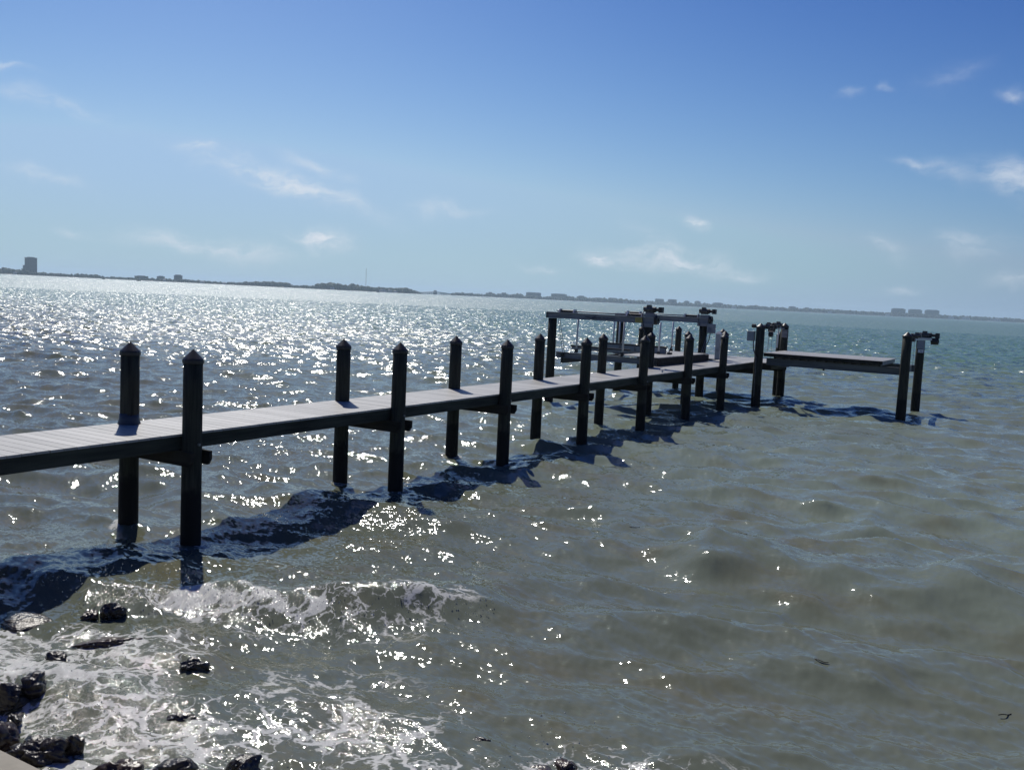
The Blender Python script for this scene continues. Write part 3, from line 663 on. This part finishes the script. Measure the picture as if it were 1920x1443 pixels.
for (yy, x0, x1, h, nm) in ((32.45, -6.45, -4.0, .27, 'b'), (31.1, -7.2, -4.9, .14, 'f')):
    b = MB(); b.box(x0, x1, yy-.05, yy+.05, 1.835, 1.83+h-.045); bk = b.build('bunk', M_ALU, lift)
    for xq in np.arange(x0+.06, x1-.1, .62): 
        pn = MB(); pn.box(xq, xq+.52, yy-.062, yy-.052, 1.85, 1.83+h-.07); k = pn.build('bunk_panel', M_BOX, None); k.parent = bk
    b = MB(); b.box(x0-.02, x1+.05, yy-.08, yy+.08, 1.83+h-.045, 1.83+h+.005); k = b.build('bunk_carpet', M_CARPET, None, bevel=.01); k.parent = bk
boxobj('cross_channel', -7.1, -4.8, 31.9, 31.96, 1.765, 1.83, M_ALU, lift); boxobj('cross_channel', -7.1, -4.8, 33.2, 33.26, 1.765, 1.83, M_ALU, lift)
for (x, y, zt_) in ((-6.35, 32.9, 3.0), (-4.62, 29.9, 3.0), (-6.42, 29.9, 2.99), (-4.15, 32.1, 3.0), (-4.72, 34.9, 2.99), (-7.0, 34.9, 3.0)):
    b = MB(); b.tube((x, y, 1.80), (x+.02, y, zt_), .033, n=12); g_ = b.build('guide_pole', M_PVC, lift, smooth=True)
    b = MB(); b.box(x-.05, x+.05, y-.05, y+.05, 1.78, 1.92); k = b.build('pole_bracket', M_BLACK, None); k.parent = g_
b = MB(); b.path([(-3.92, 32.5, 1.84), (-3.86, 32.5, 2.02), (-3.80, 32.5, 2.13), (-3.74, 32.5, 2.14)], .02); b.box(-3.94, -3.8, 32.4, 32.6, 1.835, 1.9); b.build('bow_stop', M_BLACK, lift)

# ---------------------------------------------------------------- lifting platform on the right of the pier head
plat = empty('platform_lift', (1.2, 37, 0), 'raised decked lifting platform between four motor-topped posts, right of the pier head', 'boat lift')
E_, F_, G_, H_ = (-1.40, 35.5), (-1.62, 40.0), (3.86, 35.25), (3.88, 38.9)
piling(*E_, 3.12, .165, plat, name='post', cr=.175); piling(*F_, 3.12, .160, plat, name='post', cr=.17)
piling(*G_, 3.10, .165, plat, name='post', cr=.175); piling(*H_, 2.75, .160, plat, name='post', cap=False)
for yy in (35.72, 38.55):
    b = MB(); ibeam(b, -1.15, 3.78, yy, 1.54, 1.80, .13, .016); b.build('platform_beam', M_ALUD, plat)
b = MB(); b.box(3.62, 3.68, 35.8, 38.5, 1.56, 1.78); b.build('end_channel', M_ALU, plat)
for i in range(13):
    x = -.85+i*.315; boxobj('joist', x, x+.045, 35.60, 38.7, 1.803, 1.96, M_WOOD, plat)
boxobj('rim_joist', 2.99, 3.03, 35.58, 38.72, 1.83, 1.96, M_ALU, plat)
boards(plat, -1.27, 3.07, 35.55, 38.75, 1.995, along='X')
boxobj('deck_edge', -1.22, 3.07, 35.51, 35.546, 1.865, 1.99, M_WOODX, plat)
motor((F_[0]-.28, F_[1]-.24, 3.02), plat, sx=-1, s=.95); motor((E_[0]+.25, E_[1]+.15, 3.0), plat, sx=1, s=.75)
motor((H_[0]+.18, H_[1], 2.96), plat, sx=1, s=1.05); motor((G_[0]+.22, G_[1]+.3, 2.98), plat, sx=-1, s=.8)
def pulley(x0, x1, y, z, r, parent=plat):
    b = MB(); b.tube((x0, y, z), (x1, y, z), r, n=18); b.tube((x0-.02, y, z), (x1+.02, y, z), r*.4, n=10); b.build('pulley_wheel', M_BLACK, parent)
pulley(E_[0]-.33, E_[0]-.20, E_[1], 3.0, .075); pulley(E_[0]+.28, E_[0]+.42, E_[1]+.2, 2.72, .11)
pulley(F_[0]-.62, F_[0]-.36, F_[1]-.22, 2.82, .12); pulley(H_[0]+.36, H_[0]+.62, H_[1], 2.74, .13); pulley(H_[0]-.36, H_[0]-.2, H_[1], 2.78, .1)
boxobj('motor_mount', F_[0]-.42, F_[0]+.04, F_[1]-.36, F_[1]-.18, 2.86, 2.915, M_ALU, plat)
boxobj('motor_mount', H_[0]-.18, H_[0]+.40, H_[1]-.22, H_[1]+.10, 2.77, 2.85, M_ALUB, plat)
boxobj('post_plate', F_[0]-.06, F_[0]+.17, F_[1]-.20, F_[1]-.165, 2.50, 2.84, M_ALU, plat, bevel=.006)
boxobj('post_plate', H_[0]-.10, H_[0]+.16, H_[1]-.20, H_[1]-.165, 2.42, 2.76, M_BOX, plat, bevel=.006)
pl_ = boxobj('name_plate', H_[0]-.05, H_[0]+.15, H_[1]-.215, H_[1]-.202, 2.28, 2.40, M_PVC, plat)
k = boxobj('plate_lettering', H_[0]+.02, H_[0]+.09, H_[1]-.219, H_[1]-.2155, 2.325, 2.35, M_DECAL); k.parent = pl_
boxobj('control_box', E_[0]-.48, E_[0]-.20, E_[1]-.12, E_[1]+.08, 2.42, 2.80, M_BOX, plat, bevel=.015)
b = MB(); b.path([(E_[0]-.22, E_[1]-.1, 2.42), (E_[0]-.18, E_[1]-.14, 2.1), (E_[0]-.05, E_[1]-.18, 1.8), (E_[0]-.03, E_[1]-.185, .3)], .022); b.build('conduit', M_MOTOR, plat)
b = MB(); b.tube((E_[0]+.24, E_[1]+.3, 2.05), (E_[0]+.26, E_[1]+.3, 2.72), .014, n=8); b.tube((F_[0]-.22, F_[1]-.2, 2.05), (F_[0]-.2, F_[1]-.2, 2.85), .03, n=8); b.build('guide_pole', M_PVC, plat)
b = MB()
for (x, y) in ((-1.0, 35.72), (-1.1, 38.55), (3.66, 35.72), (3.7, 38.55)): b.tube((x, y, 1.8), (x, y, 2.8), .008, n=6)
b.build('lift_cable', M_STEEL, plat)
b = MB(); b.tube((1.0, 35.72, 1.48), (1.0, 35.72, 1.539), .035, n=10); b.build('drain_plug', M_BLACK, plat)

# ---------------------------------------------------------------- power pedestal, cleat
ped = empty('power_pedestal', (-3.50, 36.98, ZD), 'white square utility pedestal with pointed cap and coiled hose hook on the pier head', 'utility pedestal')
b = MB(); b.box(-3.61, -3.41, 36.93, 37.11, ZD+.002, 2.56); b.build('pedestal_body', M_PVC, ped, bevel=.008)
b = MB(); x, y = -3.51, 37.02; b.add([(x-.12, y-.11, 2.562), (x+.12, y-.11, 2.562), (x+.12, y+.11, 2.562), (x-.12, y+.11, 2.562), (x-.02, y-.02, 2.67), (x+.02, y-.02, 2.67), (x+.02, y+.02, 2.67), (x-.02, y+.02, 2.67)],
   [(0, 3, 2, 1), (4, 5, 6, 7), (0, 1, 5, 4), (1, 2, 6, 5), (2, 3, 7, 6), (3, 0, 4, 7)]); b.build('pedestal_cap', M_PVC, ped)
b = MB(); b.path([(x-.06+.06*k, y-.115, 1.86+.03*abs(k-1)) for k in range(3)]+[(x+.12, y-.10, 1.93)], .016); b.tube((x, y-.09, 1.92), (x, y-.14, 1.92), .03, n=10); b.build('hose_hook', M_ALUB, ped)
b = MB(); b.path([(x+.13, y-.09, 2.42), (x+.17, y-.10, 2.2), (x+.14, y-.11, 2.02), (x+.18, y-.10, 1.9), (x+.16, y-.09, 1.72)], .024); b.build('hose', M_BLACK, ped)
cl = empty('dock_cleat', (-2.12, 27.35, ZD), 'tiny metal fitting standing on the pier deck between the fifth and sixth piling pairs', 'cleat')
b = MB(); b.tube((-2.12, 27.35, ZD+.001), (-2.12, 27.35, ZD+.07), .03, n=10); b.build('stem', M_ALUB, cl)
b = MB(); b.tube((-2.18, 27.35, ZD+.08), (-2.05, 27.35, ZD+.095), .022, .015, n=8); b.build('horn', M_ALUB, cl)

# ---------------------------------------------------------------- far shore
def sh(u): return 512.0+.0479*u          # photographed waterline of the far shore
def faxy(u, d):
    r = ray(u, sh(u)); h = np.array([r[0], r[1]]); h /= np.linalg.norm(h); return CAM[:2]+h*d, h
def dist(u): return float(np.interp(u, [0, 500, 760, 900, 1300, 1920], [2500, 2500, 2400, 3400, 3900, 4600]))
M_FLAND = mat('far_shore_land', (.05, .055, .04), .9, col2=(.09, .085, .06), scale=.02)
b = MB()
us = np.arange(-240, 2400, 30.)
for seg in ((-240, 790), (846, 2400)):
    uu = np.arange(seg[0], seg[1]+1, 12.); pr = []
    for u in uu:
        d = dist(u)+6*math.sin(u*.13)+4*math.sin(u*.41); p, h = faxy(u, d); q, _ = faxy(u, d+420)
        pr.append((p, q, p+h*10))
    vs = []; fs = []
    for (p, q, s_) in pr: vs += [(p[0], p[1], -1.5), (s_[0], s_[1], 1.2), (q[0], q[1], 2.2), (q[0], q[1], -1.5)]
    for i in range(len(pr)-1):
        for k in range(3): fs.append((4*i+k, 4*i+4+k, 4*i+5+k, 4*i+1+k))
    b.add(vs, fs)
fl = b.build('far_shore', M_FLAND); tag(fl, 'low land on the far side of the bay', kind='structure')

M_LEAF = mat('far_foliage', (.035, .05, .02), .9, col2=(.085, .10, .05), scale=.12, detail=4)
# height profile of vegetation, px above waterline in the 1920 frame
prof = [(-240, 7), (0, 8.5), (12, 10.5), (22, 8), (45, 9), (70, 5), (130, 4.5), (150, 5.5), (180, 6), (190, 4), (225, 3.5), (250, 4), (300, 5), (350, 5.5), (400, 4), (440, 4), (480, 7), (500, 8.5), (540, 8), (548, 4),
        (590, 5), (594, 9), (605, 10.5), (622, 12), (640, 10), (652, 8), (660, 11), (676, 9), (700, 8), (740, 8), (760, 10), (770, 7), (783, 4), (790, 2)]
prof2 = [(844, 2), (852, 4), (880, 4.5), (905, 3.5), (930, 5), (960, 5), (975, 7), (985, 5), (1025, 4.5), (1066, 7), (1080, 5), (1110, 6), (1170, 6.5), (1200, 5.5), (1240, 5.5), (1300, 5), (1320, 5.5), (1380, 5), (1420, 6), (1430, 5), (1480, 5),
         (1560, 5.5), (1600, 5), (1660, 5), (1700, 5), (1760, 5), (1800, 4.5), (1830, 5), (1920, 4.5), (2400, 4.5)]
ico = bmesh.new(); bmesh.ops.create_icosphere(ico, subdivisions=1, radius=1)
IV = np.array([v.co for v in ico.verts]); IF = np.array([[v.index for v in f.verts] for f in ico.faces]); ico.free()
def clumps(name, u0, u1, pf, n, label, dd=0):
    P = np.array(pf); vs = []; fs = []; k = 0
    for i in range(n):
        u = random.uniform(u0, u1); d = dist(u)+20+dd+random.uniform(0, 50); H = (float(np.interp(u, P[:, 0], P[:, 1]))*1.05+1.3)*d/FPX
        H *= random.choice((.55, .75, .9, 1.0))*random.uniform(.85, 1.08)
        p, h = faxy(u, d); r_ = H*random.uniform(.16, .34)
        zc = max(r_*.6, random.uniform(.3, 1)*(H-r_))
        V = IV*(1+RNG.uniform(-.35, .35, (len(IV), 1)))*np.array([r_*1.25, r_*1.25, r_])+np.array([p[0], p[1], zc])
        vs.append(V); fs.append(IF+k); k += len(IV)
    V = np.concatenate(vs); F = np.concatenate(fs)
    me = bpy.data.meshes.new(name); me.from_pydata(V.tolist(), [], F.tolist()); me.materials.append(M_LEAF)
    o = bpy.data.objects.new(name, me); COL.objects.link(o); tag(o, label, kind='stuff'); return o
clumps('far_trees', -240, 475, prof, 2600, 'dark low belt of trees along the far shore on the left')
clumps('far_woods', 476, 790, prof, 3600, 'darker clumps of woodland on the points left of the bridge')
prof2 = [(a_, b_*1.2) for a_, b_ in prof2]
clumps('hazy_trees', 845, 2400, prof2, 6500, 'pale hazy belt of trees along the distant shore on the right')

def windows_mat(name, wall, glass, sx, sz):
    m = bpy.data.materials.new(name); m.use_nodes = True; t = m.node_tree; b_ = t.nodes['Principled BSDF']; b_.inputs['Roughness'].default_value = .7
    g = N(t, 'ShaderNodeTexCoord'); s_ = N(t, 'ShaderNodeSeparateXYZ'); L(t, g.outputs['Object'], s_.inputs[0])
    fz = mth(t, 'FRACT', mth(t, 'DIVIDE', s_.outputs['Z'], sz)); fx = mth(t, 'FRACT', mth(t, 'DIVIDE', s_.outputs['X'], sx))
    w = mth(t, 'MULTIPLY', mth(t, 'MULTIPLY', mth(t, 'GREATER_THAN', fz, .38), mth(t, 'LESS_THAN', fz, .88)), mth(t, 'GREATER_THAN', fx, .25))
    mx = N(t, 'ShaderNodeMix', data_type='RGBA'); mx.inputs['A'].default_value = (*wall, 1); mx.inputs['B'].default_value = (*glass, 1)
    L(t, w, mx.inputs['Factor']); L(t, mx.outputs['Result'], b_.inputs['Base Color']); return m
MW1 = windows_mat('condo_tan', (.20, .175, .15), (.07, .08, .09), 4, 3.1); MW2 = windows_mat('condo_white', (.30, .29, .27), (.09, .10, .12), 5, 3.2)
MW3 = windows_mat('tower_dark', (.12, .115, .11), (.04, .045, .05), 4, 3.3)
M_ROOF = mat('far_roof', (.22, .2, .18), .8)
def building(u0, u1, top, m, label, pent=(.25, .2), wings=False, depth=22, name='condo_tower', cat='building', group=None, dd=60, z0=1.5):
    uc = (u0+u1)/2; d = dist(uc)+dd; p, h = faxy(uc, d); w = (u1-u0)*d/FPX; H = (sh(uc)-top+1.3)*(1.1 if uc > 900 else 1)*d/FPX
    e = empty(name, (p[0], p[1], z0), label, cat, group)
    e.rotation_euler[2] = math.atan2(-h[0], h[1]); pH = H*pent[1]; bh = H-pH-z0
    def bx(nm, x0, x1, y0, y1, z0_, z1, mm, par=e):
        q = MB(); q.box(x0, x1, y0, y1, z0_, z1); o = q.build(nm, mm); o.parent = par; return o
    body = bx('wall', -w/2, w/2, 0, depth, 0, bh, m)
    if wings:
        q = MB(); n = max(3, int(w/14)); sp = w/n
        for k in range(n): q.box(-w/2+k*sp+sp*.12, -w/2+k*sp+sp*.62, -3.2, -.01, 0, bh+1.2)
        o = q.build('balcony_stack', m); o.parent = e
    bx('roof', -w/2-.6, w/2+.6, -.6, depth+.6, bh+.01, bh+.9, M_ROOF)
    if pH > .5: bx('penthouse', -w*pent[0], w*pent[0], 4, depth-4, bh+.91, bh+pH, m)
    return e
g1, g2 = 'buildings on the far shore, left side', 'condominium blocks on the hazy far shore'
building(48.8, 67.2, 486, MW3, 'tall dark tower block, the highest building, at the far left of the skyline', (.3, .05), name='tower_block', group=g1)
building(43.5, 49, 500, MW1, 'low annex just left of the tall dark tower', (.3, .0), name='low_block', group=g1, dd=50)
building(254, 276, 517.5, MW1, 'long low block on the left shore, first right of the boats', (.3, .15), name='low_block', group=g1)
building(295, 308, 518, MW2, 'small low pale block left of the square mid-rise on the left shore', (.3, .15), name='low_block', group=g1)
building(327, 341, 516, MW3, 'square grey mid-rise on the left shore with a stepped roof', (.35, .14), name='condo_tower', group=g1)
building(911, 927, 549, MW1, 'first condo block right of the bridge, with a small penthouse', (.2, .25), wings=True, group=g2)
building(936, 953, 550, MW1, 'second condo block right of the bridge, with a roof hump', (.25, .3), wings=True, group=g2)
building(986, 1014, 550, MW1, 'broad flat-topped condo block left of its equally broad twin', (.4, .08), wings=True, group=g2)
building(1033, 1062, 552.5, MW1, 'broad flat-topped condo block, right-hand one of the broad pair', (.4, .08), wings=True, group=g2)
building(1081, 1098, 556, MW1, 'mid-size condo block above the left end of the boat lift beam', (.3, .2), wings=True, group=g2)
building(1111, 1133, 559.5, MW2, 'low wide condo block with a stepped roof, over the middle of the lift beam', (.3, .25), wings=True, group=g2)
building(1140, 1160, 560, MW2, 'low wide condo block right of the stepped one over the lift beam', (.3, .25), wings=True, group=g2)
building(1228, 1244, 562, MW2, 'pale square block just right of the first lift motor', (.4, .08), wings=True, group=g2)
building(1252, 1268, 563, MW2, 'pale square block, second right of the first lift motor', (.4, .08), wings=True, group=g2)
building(1282, 1292, 565.5, MW2, 'narrow pale tower left of the second lift motor', (.3, .15), group=g2)
building(1302, 1313, 566, MW2, 'narrow pale tower right above the second lift motor', (.3, .15), group=g2)
building(1337, 1355, 569, MW2, 'wide pale block just right of the second lift motor', (.3, .12), wings=True, group=g2)
building(1479, 1491, 576, MW2, 'faint block above the twin motor posts at the pier head', (.3, .1), group=g2)
building(1507, 1518, 578, MW2, 'faint small block right of the twin motor posts', (.3, .2), group=g2)
building(1530, 1600, 582.3, MW2, 'very long low pale terrace over the lifting platform', (.45, .1), group=g2, name='terrace')
building(1614, 1651, 586, MW2, 'low pale terrace left of the three matching blocks', (.4, .1), group=g2, name='terrace')
building(1672, 1695, 581, MW1, 'left one of three matching condo blocks near the right post pair', (.38, .1), wings=True, group=g2)
building(1704, 1726, 582.8, MW1, 'middle one of three matching condo blocks near the right post pair', (.38, .1), wings=True, group=g2)
building(1735, 1758, 584, MW1, 'right one of three matching condo blocks near the right post pair', (.38, .1), wings=True, group=g2)
# small waterfront houses
M_WHITE = mat('white_wall_paint', (.75, .74, .72), .6); M_HROOF = mat('grey_hip_roof', (.3, .27, .25), .8)
HOUSES = [(28, 6, 3.2, 'small white house below the trees left of the tall tower'), (308, 5, 3.2, 'white waterfront house beside the square mid-rise'), (379, 8, 3.0, 'white gabled house right of the square mid-rise'), (420, 6, 2.5, 'small pale house low on the left shore before the wooded point'),
          (623, 8, 3.0, 'pale house at the foot of the wooded point'), (718, 14, 4.0, 'long grey-roofed boathouse below the radio mast'), (731, 9, 4.2, 'bright white house right of the radio mast'), (741, 7, 2.6, 'small white house last before the bridge'),
          (1172, 8, 3.0, 'pale house on the hazy shore behind the lift beam'), (1215, 8, 3.0, 'pale house left of the first pale square block'), (1376, 9, 3.2, 'pale house right of the wide pale block'), (1456, 10, 3.5, 'pale house left of the faint block at the motor posts'),
          (1556, 8, 3.4, 'white house in front of the long terrace'), (1664, 8, 3.6, 'pale house just left of the three matching blocks'), (1783, 10, 4, 'pale low house right of the three matching blocks'), (1810, 14, 3.6, 'long low house near the right end of the shore'), (1866, 16, 3.4, 'long pale house at the right end of the shore')]
for (u, w_, h_, lab) in HOUSES:
    d = dist(u)+14; p, h = faxy(u, d); w = w_*d/FPX; H = (h_+1.2)*d/FPX
    e = empty('waterfront_house', (p[0], p[1], 1.0), lab, 'house', 'small houses along the far waterline'); e.rotation_euler[2] = math.atan2(-h[0], h[1])
    q = MB(); q.box(-w/2, w/2, 0, 8, 0, H*.6); o = q.build('wall', M_WHITE); o.parent = e
    q = MB(); q.add([(-w/2-.5, -.5, H*.6+.01), (w/2+.5, -.5, H*.6+.01), (w/2+.5, 8.5, H*.6+.01), (-w/2-.5, 8.5, H*.6+.01), (-w*.3, 4, H), (w*.3, 4, H)], [(0, 3, 2, 1), (0, 1, 5, 4), (2, 3, 4, 5), (1, 2, 5), (3, 0, 4)]); o = q.build('roof', M_HROOF); o.parent = e
    q = MB()
    for k in range(4): q.box(-w/2+w*(.1+.22*k), -w/2+w*(.1+.22*k)+w*.1, -.06, -.01, H*.18, H*.42)
    o = q.build('window', M_DECAL); o.parent = e
# bridge
M_BR = mat('bridge_concrete', (.3, .3, .3), .8)
p0, h0 = faxy(778, 2450); p1, h1 = faxy(856, 3450)
br = empty('bascule_bridge', ((p0[0]+p1[0])/2, (p0[1]+p1[1])/2, 0), 'low distant road bridge on piers with a small central tower', 'bridge')
def lerp(t): return p0+(p1-p0)*t
dv = (p1-p0)/np.linalg.norm(p1-p0); nv = np.array([-dv[1], dv[0]])
b = MB(); zz = lambda t: 3.0+4.5*math.exp(-((t-.45)/.3)**2)
for k in range(40):
    a, c = lerp(k/40), lerp((k+1)/40); za, zb_ = zz(k/40), zz((k+1)/40); vs = []
    for (pp, z_) in ((a, za), (c, zb_)):
        for s_ in (-5, 5):
            for o_ in (-.8, 1.1): vs.append((pp[0]+nv[0]*s_, pp[1]+nv[1]*s_, z_+o_))
    b.add(vs, [(0, 2, 3, 1), (4, 5, 7, 6), (0, 1, 5, 4), (2, 6, 7, 3), (1, 3, 7, 5), (0, 4, 6, 2)])
o = b.build('bridge_deck', M_BR, br)
for k in range(1, 24):
    if k in (10, 11): continue
    a = lerp(k/24); z_ = zz(k/24); b = MB()
    for s_ in (-3.5, 3.5): b.tube((a[0]+nv[0]*s_, a[1]+nv[1]*s_, -1.5), (a[0]+nv[0]*s_, a[1]+nv[1]*s_, z_-.8), 1.1, n=8)
    b.build('bridge_pier', M_BR, br)
a = lerp(.40); b = MB(); b.box(a[0]-4, a[0]+4, a[1]-6, a[1]+6, -1.5, 9); b.box(a[0]-3, a[0]+3, a[1]-3, a[1]+3, 9.01, 13); b.build('bridge_tower', M_BR, br)
# radio mast
p, h = faxy(685.6, 2500)
ma = empty('radio_mast', (p[0], p[1], 1), 'thin tall lattice radio mast above the wooded point', 'mast')
b = MB(); Hm = 42*2500/FPX
for k in range(3):
    a = 2.1*k; b.tube((p[0]+1.2*math.cos(a), p[1]+1.2*math.sin(a), 1), (p[0]+.35*math.cos(a), p[1]+.35*math.sin(a), Hm), .16, n=5)
for k in range(30):
    z_ = 1+k*Hm/30; r_ = 1.2-.85*z_/Hm; a = k*2.1; b.tube((p[0]+r_*math.cos(a), p[1]+r_*math.sin(a), z_), (p[0]+r_*math.cos(a+2.1), p[1]+r_*math.sin(a+2.1), z_+1.5), .1, n=4)
b.build('lattice', M_MOTOR, ma)
# boats
M_HULL = mat('dark_hull', (.05, .06, .08), .4); 
for (u, w_, dd_, lab) in ((194, 5, 1900, 'tiny dark boat far out, left of the other two boats'), (260, 7, 1800, 'small dark boat far out in front of the long low block'), (709, 7, 1900, 'small dark boat in front of the boathouse by the mast')):
    p, h = faxy(u, dd_); Lb = w_*dd_/FPX; e = empty('motor_boat', (p[0], p[1], 0), lab, 'boat', 'small boats far out on the bay'); e.rotation_euler[2] = math.atan2(-h[0], h[1])+.1
    q = MB(); st = [(-Lb/2, 1.2, .95), (-Lb*.2, 1.35, 1.0), (Lb*.2, 1.2, 1.15), (Lb*.42, .6, 1.35), (Lb/2, .05, 1.5)]; vs = []
    for (x, w2, hh) in st: vs += [(x, -w2, hh), (x, -w2*.7, -.3), (x, w2*.7, -.3), (x, w2, hh)]
    fs = [(4*i+k, 4*i+4+k, 4*i+4+(k+1) % 4, 4*i+(k+1) % 4) for i in range(4) for k in range(4)]+[(0, 1, 2, 3), (16, 19, 18, 17)]; q.add(vs, fs); o = q.build('hull', M_HULL); o.parent = e
    q = MB(); q.box(-Lb*.15, Lb*.12, -.7, .7, 1.05, 2.3); o = q.build('cabin', M_HULL, bevel=.1); o.parent = e

# ---------------------------------------------------------------- haze
q = MB(); q.box(-9500, 9500, -9500, 9500, -3.2, 75); hz = None
me = bpy.data.meshes.new('haze'); me.from_pydata(q.v, [], q.f); hz = bpy.data.objects.new('haze', me); COL.objects.link(hz); tag(hz, 'thin sea haze over the whole bay', kind='stuff')
hm = bpy.data.materials.new('sea_haze'); hm.use_nodes = True; t = hm.node_tree; t.nodes.clear()
o_ = N(t, 'ShaderNodeOutputMaterial'); pv = N(t, 'ShaderNodeVolumePrincipled'); pv.inputs['Density'].default_value = 1.3e-4; pv.inputs['Color'].default_value = (.66, .82, .97, 1); pv.inputs['Anisotropy'].default_value = .25
L(t, pv.outputs[0], o_.inputs['Volume']); me.materials.append(hm)
